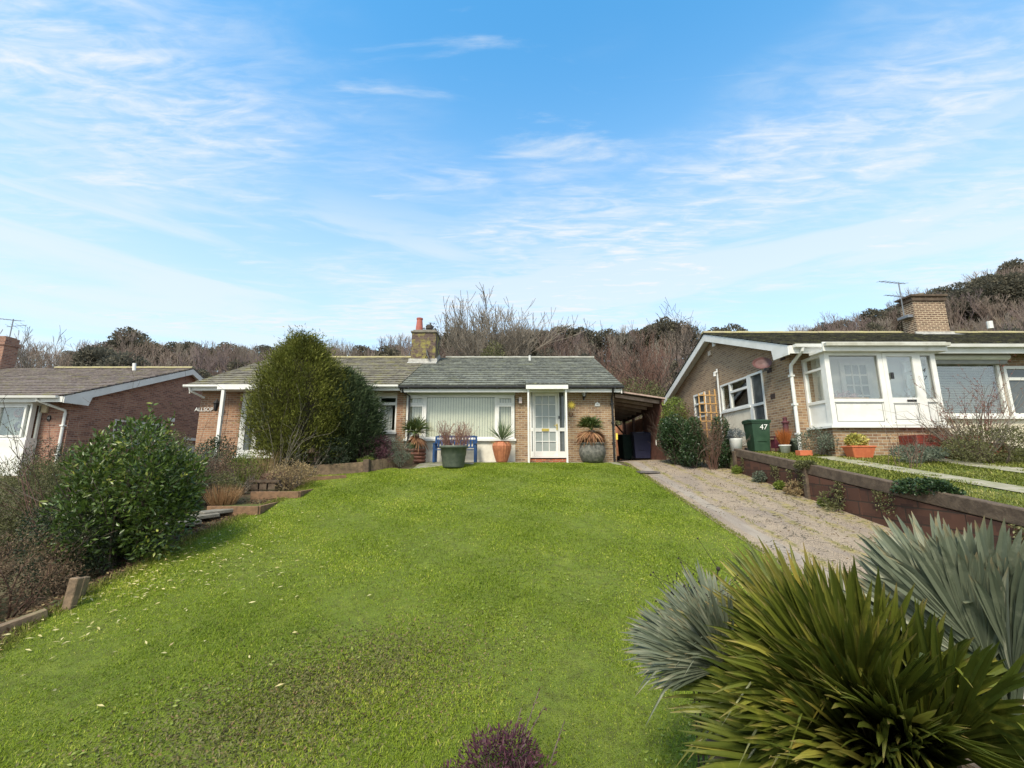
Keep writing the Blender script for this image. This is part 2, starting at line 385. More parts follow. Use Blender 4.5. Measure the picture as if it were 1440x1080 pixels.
def segmesh(name, segs, mat, parent=None, sides=3):
    A = np.array([s[0] for s in segs], float); B = np.array([s[1] for s in segs], float)
    ra = np.array([s[2] for s in segs])[:, None]; rb = np.array([s[3] for s in segs])[:, None]
    D = unit(B-A); X = unit(np.cross(D, np.array([.31, .9, .17]))); Y = np.cross(D, X); N = len(A)
    vs = []
    for Q, r in ((A, ra), (B, rb)):
        for k in range(sides):
            t = 2*math.pi*k/sides; vs.append(Q+(X*math.cos(t)+Y*math.sin(t))*r)
    V = np.stack(vs, 1).reshape(-1, 3); i = np.arange(N)*2*sides; fs = []
    for k in range(sides):
        k2 = (k+1) % sides; fs.append(np.stack([i+k, i+k2, i+sides+k2, i+sides+k], 1))
    return raw(name, V, np.concatenate(fs), mat, parent, smooth=sides > 3)
def grow(rnd, p, d, L, r, lev, segs, up=.15, split=3, ang=.5, shrink=.72, wob=.12, rmin=.004, tips=None):
    """a branch of three bent pieces that forks"""
    k = 3
    for i in range(k):
        d = (d+Vector((rnd.gauss(0, wob), rnd.gauss(0, wob), rnd.gauss(0, wob)+up*.3))).normalized()
        q = p+d*(L/k); r1 = max(r*(.86 if lev else .6), rmin)
        segs.append((tuple(p), tuple(q), r, r1)); p = q; r = r1
        if lev > 0 and i < k-1 and rnd.random() < .7:
            a = (d+Vector((rnd.gauss(0, ang), rnd.gauss(0, ang), rnd.gauss(0, ang*.6)+up))).normalized()
            grow(rnd, p, a, L*shrink*rnd.uniform(.6, .95), max(r*.6, rmin), lev-1, segs, up, split, ang, shrink, wob, rmin, tips)
    if lev > 0:
        for j in range(split):
            a = (d+Vector((rnd.gauss(0, ang), rnd.gauss(0, ang), rnd.gauss(0, ang*.6)+up))).normalized()
            grow(rnd, p, a, L*shrink*rnd.uniform(.75, 1.1), max(r*.68, rmin), lev-1, segs, up, split, ang, shrink, wob, rmin, tips)
    elif tips is not None: tips.append((tuple(p), tuple(d)))
def blobs(h, rx, ry, n, seed, lean=(0, 0), z0=.0):
    """overlapping lumps that make an uneven crown: centre, radii"""
    r = random.Random(seed); out = [((lean[0]*.5, lean[1]*.5, z0+(h-z0)*.5), (rx*.78, ry*.78, (h-z0)*.48))]
    for i in range(n):
        a = r.uniform(0, 6.283); zz = r.uniform(.12, .9); k = math.sin(math.pi*min(zz*.85+.12, 1))**.6
        s = r.uniform(.24, .42)
        out.append(((math.cos(a)*rx*(1-s)*k+lean[0]*zz, math.sin(a)*ry*(1-s)*k+lean[1]*zz, z0+(h-z0)*zz*(1-s*.4)), (rx*s*1.1, ry*s*1.1, (h-z0)*s*.65)))
    return out
def crown(bl, n, inner=.55):
    """points and outward directions on and under the lumps' skin"""
    w_ = np.array([b[1][0]*b[1][1]+b[1][0]*b[1][2] for b in bl]); w_ /= w_.sum()
    idx = np.random.choice(len(bl), n, p=w_); c = np.array([b[0] for b in bl])[idx]; r = np.array([b[1] for b in bl])[idx]
    d = unit(np.random.normal(size=(n, 3))); rad = inner+(1.03-inner)*np.random.rand(n)**.6
    return c+d*r*rad[:, None], d
def mkshrub(name, label, cat, base, h, rx, ry, n, L, W, mat, lumps=9, seed=1, group=None, up=.25, spread=.8, stemmat=None, inner=.5, stems=7, sr=.018, fold=.25, lean=(0, 0), shoots=0):
    t = thing(name, label, cat, base, group)
    np.random.seed(seed); bl = blobs(h, rx, ry, lumps, seed, lean)
    p, d = crown(bl, n, inner); keep = p[:, 2] > -.05; p = p[keep]; d = d[keep]
    D = d+np.random.normal(size=p.shape)*spread+np.array([0, 0, up])
    low = .5+.5*np.sin(p[:, 0]*4.1+seed)*np.cos(p[:, 1]*3.7+p[:, 2]*3.3)
    v = np.clip(np.random.rand(len(p))*.75+low*.25, 0, 1)
    leafcloud('foliage', p, D, L*np.random.uniform(.7, 1.25, len(p)), W*np.random.uniform(.8, 1.2, len(p)), mat, t, v, fold)
    segs = []; rnd = random.Random(seed)
    if shoots:
        sp, sdir = [], []
        for i in range(shoots):
            j = rnd.randrange(len(p)); b0 = p[j]
            if b0[2] < h*.45: continue
            dd = d[j]*.6+np.array([rnd.gauss(0, .2), rnd.gauss(0, .2), 1.0]); dd /= np.linalg.norm(dd); ln = rnd.uniform(.12, .38)
            segs.append((tuple(b0), tuple(b0+dd*ln), .006, .003))
            for m2 in range(int(ln*45)):
                sp.append(b0+dd*ln*(m2+1)/(ln*45)); sdir.append(dd*.7+np.random.normal(size=3)*.6)
        leafcloud('young_shoots', sp, sdir, L, W, mat, t, np.clip(np.random.normal(.72, .2, len(sp)), 0, 1), fold)
    for i in range(stems):
        a = rnd.uniform(0, 6.28); q = Vector((math.cos(a)*rx*.12, math.sin(a)*ry*.12, -.06))
        grow(rnd, q, Vector((math.cos(a)*rx*.6, math.sin(a)*ry*.6, h*.6)).normalized(), h*.42, sr, 2, segs, up=.1, split=2, ang=.4, rmin=.003)
    segmesh('stem', segs, stemmat or bark, t)
    return t
# ================================================================== ground
def grid(name, xs, ys, mat, dz=0.0, mask=None, kind='structure'):
    X, Y = np.meshgrid(xs, ys); Z = G(X, Y)+dz
    V = np.stack([X, Y, Z], -1).reshape(-1, 3); nx = len(xs)
    i, j = np.meshgrid(np.arange(len(xs)-1), np.arange(len(ys)-1)); a = (j*nx+i).ravel()
    F = np.stack([a, a+1, a+1+nx, a+nx], 1)
    if mask is not None:
        c = V[F].mean(1); F = F[mask(c[:, 0], c[:, 1])]
    o = raw(name, V, F, mat, None, smooth=True); return tag(o, kind=kind)
def gmat(name, cols, scale, bump=.5, bs=40, rough=.95):
    m = bpy.data.materials.new(name); m.use_nodes = True; nn = NT(m.node_tree); nn.n.clear()
    o = nn('ShaderNodeTexCoord').outputs['Object']; base = cols[0]
    for i, c in enumerate(cols[1:]):
        base = nn.mixc(nn.ramp(nn.noise(nn('ShaderNodeMapping', inp={0: o, 'Location': (i*7.3, i*3.1, 0)}).outputs[0], scale*(1+i*1.7), 6, .65), .42, .66), base, c)
    p = nn('ShaderNodeBsdfPrincipled', inp={'Base Color': base, 'Roughness': rough, 'Specular IOR Level': .15})
    b = nn('ShaderNodeBump', inp={'Strength': bump, 'Distance': .03, 'Height': nn.noise(o, bs, 6, .7)}); nn.l.new(b.outputs[0], p.inputs['Normal'])
    nn('ShaderNodeOutputMaterial', inp={0: p.outputs[0]}); return m
ground_m = gmat('earth_and_leaf_litter', [(.085, .06, .04), (.12, .10, .055), (.06, .075, .03)], .9)
lawn_m = gmat('lawn_soil', [(.16, .21, .035), (.21, .25, .045), (.13, .15, .035)], 3.5, 1.0, 90)
pave_m = gmat('old_paving', [(.27, .25, .20), (.20, .19, .15), (.13, .15, .07)], 1.6, .4, 60)
fx = lambda a, b, s: list(np.arange(a, b-1e-6, s))
XS = fx(-400, -60, 20)+fx(-60, -20, 4)+fx(-20, -6, .5)+fx(-6, 6.25, .25)+[6.25, 6.33, 6.335]+fx(6.5, 20, .5)+fx(20, 60, 4)+fx(60, 400.1, 10)
YS = fx(-60, -4, 8)+fx(-4, 15, .25)+fx(15, 30, .5)+fx(30, 160, 5)+fx(160, 900.1, 40)
grid('ground', XS, YS, ground_m)
def bedline(x): return np.interp(x, [-9, -5.45, -4.24, -3.06, -2.9], [12.0, 12.15, 12.65, 14.2, 14.4])
def edge_l(y): return np.interp(y, [-3, 4.4, 5.3, 7.8, 9.8, 12.2], [-4.2, -4.75, -5.0, -5.12, -5.0, -5.35])
def is_lawn(x, y):
    return (x > edge_l(y)) & (x < 3.72+.03*np.sin(y*2.1)-np.clip((y-13.0), 0, 1)**2*.5) & (y < 14.25) & ~((x < -2.9) & (y > bedline(x)-.08)) & ~((x < -1.2) & (x > -4.3) & (y > 13.35+.25*np.sin(x*2.5)+.55*sstep(-2.4, -1.2, x)))
grid('lawn_ground', fx(-6, 4.01, .125), fx(-3, 14.4, .125), lawn_m, .012, is_lawn)
grid('paving', fx(-4, 3.61, .125), fx(13, 15.01, .125), pave_m, .008, lambda x, y: (x > -2.95) & (x < 3.6) & ~is_lawn(x, y))
grid('side_lawn_ground', [6.34]+fx(6.5, 20, .25), fx(-2, 13, .25), gmat('rough_lawn_soil', [(.10, .13, .03), (.16, .15, .06), (.07, .10, .025)], 1.1), .012, lambda x, y: (x > 6.4) & ~((x > 7.8) & (y > 11.5)))
# driveway of old aggregate concrete with worn strips, cracks and moss lines
m = bpy.data.materials.new('aggregate_concrete'); m.use_nodes = True; nn = NT(m.node_tree); nn.n.clear()
o = nn('ShaderNodeTexCoord').outputs['Object']; sx = nn('ShaderNodeSeparateXYZ', inp={0: o})
vo = nn('ShaderNodeTexVoronoi', inp={'Vector': o, 'Scale': 55.0})
agg = nn.mixc(nn.ramp(vo.outputs['Distance'], .2, .7), (.41, .32, .235), (.17, .135, .10))
agg = nn.mixc(nn.math('MULTIPLY', nn.ramp(nn.noise(o, 2.0, 6, .7), .35, .7), .55), agg, (.38, .305, .22))
edge = nn.ramp(nn.math('ABSOLUTE', nn.math('SUBTRACT', sx.outputs[0], nn.math('ADD', 3.98, nn.math('MULTIPLY', nn.noise(o, 1.5, 3), .1)))), .13, .09)
agg = nn.mixc(edge, agg, (.31, .265, .215))
agg = nn.mixc(nn.math('MULTIPLY', nn.ramp(nn.noise(nn('ShaderNodeMapping', inp={0: o, 'Scale': (1.0, .35, 1)}).outputs[0], 1.9, 5, .6, .4), .48, .62), .55), agg, (.22, .18, .15))
vc = nn('ShaderNodeTexVoronoi', feature='DISTANCE_TO_EDGE', inp={'Vector': nn('ShaderNodeMapping', inp={0: nn('ShaderNodeVectorMath', operation='ADD', inp={0: o, 1: nn('ShaderNodeTexNoise', inp={'Vector': o, 'Scale': 3.0}).outputs['Color']}).outputs[0], 'Scale': (.75, .42, 1)}).outputs[0], 'Scale': 1.0})
agg = nn.mixc(nn.ramp(vc.outputs['Distance'], .012, .002), agg, (.07, .06, .045))
def strip(x0, wd):
    a = nn.math('ABSOLUTE', nn.math('SUBTRACT', sx.outputs[0], nn.math('ADD', x0, nn.math('MULTIPLY', nn.math('SUBTRACT', nn.noise(o, 1.3, 3), .5), .35))))
    return nn.math('MULTIPLY', nn.ramp(a, wd, wd*.25), nn.ramp(nn.noise(o, 6, 6, .75), .42, .58))
moss = nn.math('MAXIMUM', nn.math('MAXIMUM', strip(4.28, .10), strip(4.95, .14)), nn.math('MAXIMUM', strip(5.5, .17), strip(6.15, .42)))
agg = nn.mixc(nn.math('MULTIPLY', moss, .9), agg, nn.mixc(nn.ramp(nn.noise(o, 9, 4), .45, .6), (.29, .235, .095), (.16, .145, .05)))
p_ = nn('ShaderNodeBsdfPrincipled', inp={'Base Color': agg, 'Roughness': .93, 'Specular IOR Level': .2})
hh = nn.math('ADD', nn.math('MULTIPLY', vo.outputs['Distance'], .7), nn.noise(o, 18, 6, .7))
b_ = nn('ShaderNodeBump', inp={'Strength': .8, 'Distance': .018, 'Height': hh}); nn.l.new(b_.outputs[0], p_.inputs['Normal'])
nn('ShaderNodeOutputMaterial', inp={0: p_.outputs[0]}); drive_m = m
grid('driveway', [3.66]+fx(3.75, 6.2, .25)+[6.25], fx(-3, 20.6, .25), drive_m, .02)
track_m = gmat('worn_concrete_track', [(.34, .31, .24), (.27, .25, .18), (.20, .21, .10)], 2.2, .4, 60)
for k, (a, b) in enumerate(((7.5, 8.0), (9.35, 9.95))):
    grid('concrete_track', fx(a, b+.01, .1), fx(-1, 10.9, .25), track_m, .03)
d = onground(910, 665); dm = MB(); dm.box(d.x-.28, d.x+.28, d.y-.3, d.y+.3, d.z+.0, d.z+.045); dm.box(d.x-.23, d.x+.23, d.y-.25, d.y+.25, d.z+.045, d.z+.052)
tag(dm.build('drain_cover', M('dark_iron', (.10, .09, .085), (.15, .13, .12), 12, .6, .3, 40), bev=.004), 'dark square drain cover let into the top of the driveway', 'drain cover')
# ================================================================== main bungalow
FY = 15.0
def X15(u, v=600, Y=FY): return P(u, v, Y).x
def Z15(v, Y=FY): return P(720, v, Y).z
bx0, bx1 = -3.87, 3.62
main = thing('bungalow', 'central brick bungalow with green-grey tiled roof, wide blind-filled window and white glazed front door', 'house', (0, FY, 0))
wx0, wx1, wz0, wz1 = X15(570), X15(723.5), Z15(617), Z15(555.5)
dx0, dx1, dz0, dz1 = X15(745.5), X15(796), Z15(643), Z15(548)
mb = MB()
pz1 = Z15(617)
for a, b in ((bx0, wx0-.01), (wx1+.03, dx0), (dx1, bx1)): mb = MB(); wall_y(mb, a, b, -.25, 2.42, FY, .25); mb.build('brick_wall', brick_brown, main)
mb = MB(); mb.box(bx1-.25, bx1, FY+.252, 24, -.25, 2.45); mb.box(bx0, bx1, 23.8, 24.05, -.25, 2.45); mb.box(bx0, bx0+.2, FY+.252, 23.798, -.25, 2.45)
mb.prism([(FY+.1, 2.45), (24, 2.45), (19.5, 4.55)], 0, bx1-.25, bx1-.003)
mb.build('side_wall', brick_brown, main)
MB().box(wx0-.008, wx1+.028, FY+.02, FY+.2, -.25, wz0-.09).build('render_panel', whitewash, main)
MB().box(wx0-.008, wx1+.028, FY+.05, FY+.2, wz1+.01, 2.42).build('head_panel', panelc, main)
MB().box(dx0, dx1, FY+.05, FY+.2, dz1, 2.42).build('head_panel', panelc, main)
MB().box(bx0+.22, bx1-.27, FY+1.6, FY+1.7, -.2, 2.4).build('interior_wall', interior, main)
MB().box(bx0+.22, bx1-.27, FY+.26, FY+1.58, -.2, -.1).build('interior_floor', interior, main)
# window
win = MB(); frame_y(win, wx0, wx1, wz0, wz1, FY+.03, .07, .08)
m1, m2 = X15(596.5), X15(697.5); tz = Z15(569)
win.box(m1-.05, m1+.05, FY+.032, FY+.108, wz0+.071, wz1-.071); win.box(m2-.05, m2+.05, FY+.032, FY+.108, wz0+.071, wz1-.071)
fr = win.build('window', white, main)
for a, b in ((wx0+.07, m1-.05), (m2+.05, wx1-.07)):
    s_ = MB(); frame_y(s_, a+.003, b-.003, tz+.02, wz1-.073, FY+.02, .045, .075); frame_y(s_, a+.003, b-.003, wz0+.073, tz-.02, FY+.02, .045, .075); s_.box(a, b, FY+.035, FY+.1, tz-.018, tz+.018)
    s_.build('sash', white, fr)
MB().box(wx0+.03, wx1-.03, FY+.075, FY+.083, wz0+.03, wz1-.03).build('pane', glass, fr)
bl = MB()
for a, b in ((m1+.05, X15(650.5)), (X15(651.5), m2-.05), (wx0+.07, m1-.06), (m2+.06, wx1-.07)):
    x = a
    while x < b-.02:
        bl.obox((x+.04, FY+.19+.015, wz0+.05), (x+.04, FY+.19+.015, wz1-.06), .084, .006, up=(.3, -1, 0)); x += .094
bl.build('blind', blindw, fr)
MB().box(wx0-.04, wx1+.06, FY-.07, FY+.09, wz0-.085, wz0-.002).build('sill', white, fr, bev=.006)
# roof
EZ = 2.58; RY, RZ = 19.5, 4.74
rf = MB(); 
rf.prism([(14.62, 2.56), (RY, RZ-.03), (24.45, 2.5), (24.45, 2.42), (RY, RZ-.12), (14.62, 2.46)], 0, -3.87, 3.78)
roof = rf.build('roof', darkwood, main)
tiles(-3.87, 3.83, 14.56, 2.565, RY, RZ, roof_main, roof, seed=3)
bk = MB(); bk.prism([(RY, RZ+.02), (24.5, 2.56), (24.5, 2.52), (RY, RZ-.02)], 0, -3.87, 3.83); bk.build('rear_slope', roof_main, roof)
ridge(-3.1, 3.84, RY, RZ+.03, ridgeg, roof)
MB().prism([(14.6, 2.47), (RY, RZ-.05), (24.4, 2.45), (24.4, 2.30), (RY, RZ-.22), (14.6, 2.30)], 0, 3.785, 3.815).build('bargeboard', white, roof)
MB().box(-3.86, 3.78, 14.63, 14.66, 2.345, 2.555).build('fascia', white, main)
MB().box(-3.86, 3.78, 14.665, 15.0, 2.40, 2.415).build('soffit', white, main)
g = MB(); x0g = -3.92
g.prism([(14.52, 2.56), (14.52, 2.50), (14.54, 2.47), (14.60, 2.47), (14.625, 2.50), (14.625, 2.56), (14.61, 2.56), (14.61, 2.50), (14.535, 2.50), (14.535, 2.56)], 0, x0g, 3.88)
for k in range(8): g.box(-3.6+k*1.02, -3.56+k*1.02, 14.505, 14.628, 2.455, 2.50)
g.build('gutter', black_pl, main)
dp = MB(); dp.tube([(3.50, 14.57, 2.47), (3.50, 14.60, 2.38), (3.52, 14.92, 2.16), (3.53, 14.93, 2.0), (3.53, 14.93, -.02)], .036, 10); 
for z in (.6, 1.3, 1.95): dp.box(3.48, 3.58, 14.89, 15.0, z, z+.04)
dp.build('downpipe', black_pl, main, smooth=False)
dp = MB(); dp.tube([(-3.80, 14.57, 2.47), (-3.80, 14.6, 2.36), (-3.62, 14.93, 2.25), (-3.62, 14.94, .0)], .033, 10); dp.build('downpipe', black_pl, main)
MB().tube([P(745, 511, 18.9), P(745, 500, 18.9)], .055, 10).build('vent_pipe', M('pale_vent', (.6, .6, .57), (.5, .5, .47), 5, .5), roof)
# chimney
c0, c1 = P(578, 500, 18.3), P(612, 500, 18.3)
ch = MB().box(c0.x, c1.x, 18.3, 19.35, 3.9, 5.62).build('chimney', brick_chim, main)
cc = MB(); cc.box(c0.x-.05, c1.x+.05, 18.25, 19.4, 5.62, 5.70); cc.box(c0.x+.04, c1.x-.04, 18.34, 19.31, 5.70, 5.77); cc.build('capping', concrete, ch, bev=.01)
pm = P(589.5, 460, 18.65)
MB().lathe([(.165, 5.75), (.16, 5.95), (.125, 6.34), (.145, 6.36), (.145, 6.42), (.10, 6.42), (.10, 6.2)], pm.x, 18.7, 18).build('chimney_pot', M('red_clay', (.40, .12, .09), (.30, .10, .08), 9, .8), ch, smooth=False)
pm = P(604, 460, 18.7)
MB().lathe([(.12, 5.75), (.12, 5.88), (.16, 5.90), (.17, 6.02), (.12, 6.10), (.02, 6.12)], pm.x, 18.7, 14).build('cowl', M('dark_clay', (.04, .035, .03), (.07, .06, .05), 9, .8), ch)
fl = MB(); fl.prism([(18.02, 4.10), (18.30, 4.23), (18.30, 4.42), (18.26, 4.42), (18.24, 4.28), (18.0, 4.17)], 0, c0.x-.1, c1.x+.1)
for k in range(4): fl.box(c0.x-.05, c0.x-.003, 18.3+k*.26, 18.56+k*.26, 4.2+k*.12, 4.45+k*.12); fl.box(c1.x+.003, c1.x+.05, 18.3+k*.26, 18.56+k*.26, 4.2+k*.12, 4.45+k*.12)
fl.build('flashing', flash, ch)
# porch
cp = MB(); cp.prism([(14.15, 2.475), (15.0, 2.475), (15.0, 2.86), (14.1, 2.58), (14.1, 2.535), (14.15, 2.535)], 0, X15(739.5, 545, 14.15), X15(799, 545, 14.15)); cpy = cp.build('porch_canopy', roof_main, main)
f = MB(); f.box(X15(739.5, 545, 14.15)+.005, X15(799, 545, 14.15)-.005, 14.12, 14.149, 2.375, 2.53); f.build('canopy_fascia', white, cpy)
MB().box(X15(739.5, 545, 14.15)+.01, X15(799, 545, 14.15)-.01, 14.152, 14.99, 2.44, 2.472).build('canopy_ceiling', panelc, cpy)
for u in (743.3, 797):
    x = X15(u, 600, 14.2); MB().box(x-.03, x+.03, 14.2, 14.26, -.1, 2.374).build('porch_post', white, main, bev=.004)
df = MB(); frame_y(df, dx0, dx1, dz0-.02, dz1, FY+.0, .055, .10)
lx0, lx1 = X15(751), X15(785)
midz = Z15(604)
df.box(lx0-.05, lx0, FY+.0, FY+.1, dz0+.035, dz1-.055); df.box(lx1, lx1+.05, FY+.0, FY+.1, dz0+.035, dz1-.055)
df.box(dx0+.055, lx0-.05, FY+.0, FY+.1, midz-.06, midz+.06); df.box(lx1+.05, dx1-.055, FY+.0, FY+.1, midz-.06, midz+.06)
df.box(dx0+.055, lx0-.05, FY+.0, FY+.1, dz0+.035, dz0+.2); df.box(lx1+.05, dx1-.055, FY+.0, FY+.1, dz0+.035, dz0+.2)
dfo = df.build('door_frame', white, main)
MB().box(dx0+.04, lx0-.03, FY+.05, FY+.058, dz0+.1, dz1-.04).build('sidelight_pane', glass_dk, dfo)
MB().box(lx1+.03, dx1-.04, FY+.05, FY+.058, dz0+.1, dz1-.04).build('sidelight_pane', glass_dk, dfo)
gx0, gx1 = X15(753.3), X15(781.5)
za, zb, zc_, zd = Z15(556.5), Z15(602), Z15(607), Z15(634.5)
lf = MB()
lf.box(lx0+.004, gx0, FY+.02, FY+.07, dz0+.04, dz1-.06); lf.box(gx1, lx1-.004, FY+.02, FY+.07, dz0+.04, dz1-.06)
lf.box(gx0, gx1, FY+.02, FY+.07, za, dz1-.06); lf.box(gx0, gx1, FY+.02, FY+.07, zc_, zb); lf.box(gx0, gx1, FY+.02, FY+.07, dz0+.04, zd)
door = lf.build('front_door', white, main)
bars = MB()
for k in (1, 2):
    x = lerp(gx0, gx1, k/3); bars.box(x-.012, x+.012, FY+.025, FY+.06, zb+.001, za-.001); bars.box(x-.012, x+.012, FY+.025, FY+.06, zd+.001, zc_-.001)
for z in (lerp(zb, za, 1/3+.02), lerp(zb, za, .73)): bars.box(gx0, gx1, FY+.023, FY+.058, z-.012, z+.012)
z = (zc_+zd)/2; bars.box(gx0, gx1, FY+.023, FY+.058, z-.012, z+.012)
bars.build('glazing_bars', white, door)
MB().box(gx0, gx1, FY+.05, FY+.056, zd, za).build('pane', glass_fr, door)
lb = MB(); lb.box(X15(762), X15(772), FY+.005, FY+.02, zc_+.015, zb-.015); lb.box(X15(763.5), X15(770.5), FY-.002, FY+.005, zc_+.035, zb-.035); lb.build('letter_box', brass, door, bev=.002)
hd = MB(); x = X15(783.3); z = Z15(599); hd.box(x-.02, x+.02, FY+.0, FY+.02, z-.14, z+.08); hd.tube([(x, FY+.0, z+.02), (x, FY-.05, z+.02), (x-.11, FY-.05, z+.02)], .011, 8); hd.build('handle', brass, door)
MB().box(X15(785.5), X15(787), FY-.012, FY+.0, Z15(589), Z15(585)).build('door_bell', black_pl, dfo)
st = MB(); st.box(dx0-.0, dx1-.02, 14.45, 14.995, -.2, Z15(645.5, 14.45)); st.build('step', brick_step, main)
# things on the front wall
al = thing('alarm_box', 'small pinkish white box light fixed to the brick pier left of the front door', 'wall light', (X15(732), FY, Z15(563)))
b = al.location; MB().box(b.x-.055, b.x+.055, b.y-.10, b.y-.005, b.z-.12, b.z+.10).build('case', M('pinkish_white', (.75, .62, .60), (.7, .58, .56), 6, .4), al, bev=.012)
MB().box(b.x-.10, b.x-.06, b.y-.06, b.y-.0, b.z-.04, b.z+.04).build('bracket', black_pl, al)
ln = thing('wall_lantern', 'black coach lantern on the brick wall right of the front door', 'lantern', (X15(822), FY, Z15(558)))
b = ln.location; q = MB(); q.tube([(b.x, b.y, b.z-.05), (b.x, b.y-.10, b.z-.07), (b.x, b.y-.12, b.z-.02)], .013, 6); q.box(b.x-.03, b.x+.03, b.y-.015, b.y-.001, b.z-.12, b.z+.0)
q.lathe([(.07, b.z+.14), (.105, b.z+.13), (.03, b.z+.22), (.012, b.z+.25), (.012, b.z+.28)], b.x, b.y-.12, 6); q.lathe([(.02, b.z-.06), (.05, b.z-.02), (.05, b.z-.0)], b.x, b.y-.12, 6)
for k in range(6):
    t = k*math.pi/3; q.obox((b.x+.05*math.cos(t), b.y-.12+.05*math.sin(t), b.z-.01), (b.x+.085*math.cos(t), b.y-.12+.085*math.sin(t), b.z+.14), .01, .01)
q.build('cage', black_pl, ln); MB().lathe([(.045, b.z), (.078, b.z+.135)], b.x, b.y-.12, 6).build('glass', M('lantern_glass', (.55, .57, .58), (.5, .5, .5), 5, .1, spec=.8), ln)
sc_ = Vector((X15(804), FY-.03, Z15(569.5))); q = MB(); pts = []
for k in range(24):
    t = k*math.pi/12; r = .17 if k % 2 == 0 else .07; pts.append((sc_.x+r*math.cos(t), sc_.z+r*math.sin(t)))
q.prism(pts, 1, sc_.y-.012, sc_.y+.006)
so_ = q.build('sun_ornament', yellowm); tag(so_, 'yellow sun-shaped ornament with pointed rays on the wall beside the front door', 'wall ornament')
q = MB(); q.lathe([(.045, 0), (.06, .02), (.06, .045)], 0, 0, 20)
fc = MB(); fc.v = [(sc_.x+x, sc_.y-.012-z*.4, sc_.z+y) for x, y, z in q.v]; fc.f = q.f; fc.c = q.c; fc.build('sun_face', yellowm, so_)
q = MB(); c_ = Vector((X15(803.3), FY-.02, Z15(582.5))); pts = [(c_.x+.065*math.sin(t), c_.y, c_.z-.065*math.cos(t)) for t in [i*math.pi/9-2.6 for i in range(16)]]; q.tube(pts, .014, 6)
tag(q.build('horseshoe', M('rusty_iron', (.22, .09, .04), (.14, .07, .04), 20, .8)), 'rusty horseshoe hung under the yellow sun ornament', 'horseshoe')
q = MB(); a = Vector((X15(841), FY-.02, Z15(568.5))); q.prism([(a.x-.085, a.z-.07), (a.x+.085, a.z-.07), (a.x+.085, a.z+.03), (a.x+.05, a.z+.035), (a.x, a.z+.085), (a.x-.05, a.z+.035), (a.x-.085, a.z+.03)], 1, a.y-.01, a.y+.015)
pl = q.build('house_plaque', white); tag(pl, 'small white house-shaped plaque on the brick right of the black lantern', 'plaque')
def text(name, s, size, mat, loc, rot, parent, ext=.004, align='CENTER', shear=0):
    cu = bpy.data.curves.new(name, 'FONT'); cu.body = s; cu.size = size; cu.extrude = ext; cu.align_x = align; cu.align_y = 'CENTER'; cu.shear = shear
    o = bpy.data.objects.new(name, cu); col.objects.link(o); o.rotation_euler = rot
    dg = bpy.context.evaluated_depsgraph_get(); me = bpy.data.meshes.new_from_object(o.evaluated_get(dg)); bpy.data.objects.remove(o)
    me.materials.clear(); me.materials.append(mat); t = bpy.data.objects.new(name, me); col.objects.link(t)
    off = Vector((0, 0, 0)); pr = parent
    while pr is not None: off += pr.location; pr = pr.parent
    t.parent = parent; t.rotation_euler = rot; t.location = Vector(loc)-off; return t
text('numeral', '45', .07, black_pl, (a.x, a.y-.011, a.z-.02), (math.pi/2, 0, 0), pl, .001)
q = MB(); b0 = Vector((X15(845), FY, Z15(549))); q.tube([(b0.x, b0.y, b0.z), (b0.x, b0.y-.16, b0.z+.0), (b0.x, b0.y-.2, b0.z-.05), (b0.x, b0.y-.16, b0.z-.08)], .01, 6); q.box(b0.x-.02, b0.x+.02, b0.y-.012, b0.y-.001, b0.z-.06, b0.z+.06)
tag(q.build('basket_hook', black_pl), 'black iron hanging basket hook near the right corner of the central bungalow', 'hook')
dsh = thing('satellite_dish', 'small grey satellite dish seen almost edge-on on the mossy chimney', 'satellite dish', P(600, 499, 18.2))
b = dsh.location; q = MB()
q.lathe([(.001, 0), (.10, .012), (.19, .045), (.24, .08), (.235, .085), (.18, .052), (.001, .008)], 0, 0, 20)
R_ = Matrix.Rotation(math.radians(72), 3, 'Y') @ Matrix.Rotation(math.radians(0), 3, 'X'); z2 = MB(); z2.v = [tuple(R_ @ Vector(v)+Vector(b)) for v in q.v]; z2.f = q.f; z2.c = q.c
z2.build('dish', metalg, dsh); q = MB(); q.tube([b, b+Vector((-.06, .05, -.12)), b+Vector((-.06, .1, -.12))], .018, 6); q.tube([b+Vector((0, 0, -.15)), b+Vector((.28, -.08, -.06))], .01, 6); q.build('arm', black_pl, dsh)
# ================================================================== attached bungalow on the left
hx0 = -11.05
att = thing('bungalow', 'attached brick bungalow with mossy roof, partly hidden behind the big golden conifer', 'house', (-7.5, FY, 0))
ax0, ax1, az0, az1 = X15(480), X15(556.5), Z15(607), Z15(557)
px0, px1, pz0, pz1_ = X15(336), X15(398), Z15(641), Z15(552)
mb = MB(); wall_y(mb, hx0, bx0-.004, -.5, 2.44, FY+.02, .25, [(ax0, ax1, az0-.33, az1+.14), (px0, px1, pz0-.02, pz1_)]); mb.build('brick_wall', brick_red2, att)
mb = MB(); mb.box(hx0, hx0+.2, FY+.272, 24, -.5, 2.44); mb.box(hx0, bx0-.004, 23.8, 24.04, -.5, 2.43); mb.prism([(FY+.1, 2.45), (24, 2.45), (19.5, 4.55)], 0, hx0+.003, hx0+.2); mb.build('side_wall', brick_red2, att)
MB().box(hx0+.22, bx0-.02, FY+1.5, FY+1.6, -.4, 2.4).build('interior_wall', interior, att)
MB().box(ax0, ax1, FY+.05, FY+.2, az1+.003, az1+.138).build('head_panel', cream, att)
MB().box(ax0, ax1, FY+.05, FY+.2, az0-.328, az0-.09).build('lower_panel', whitewash, att)
q = MB(); frame_y(q, ax0, ax1, az0, az1, FY+.05, .06, .08)
ms = [X15(505), X15(531)]; tz = Z15(567.5)
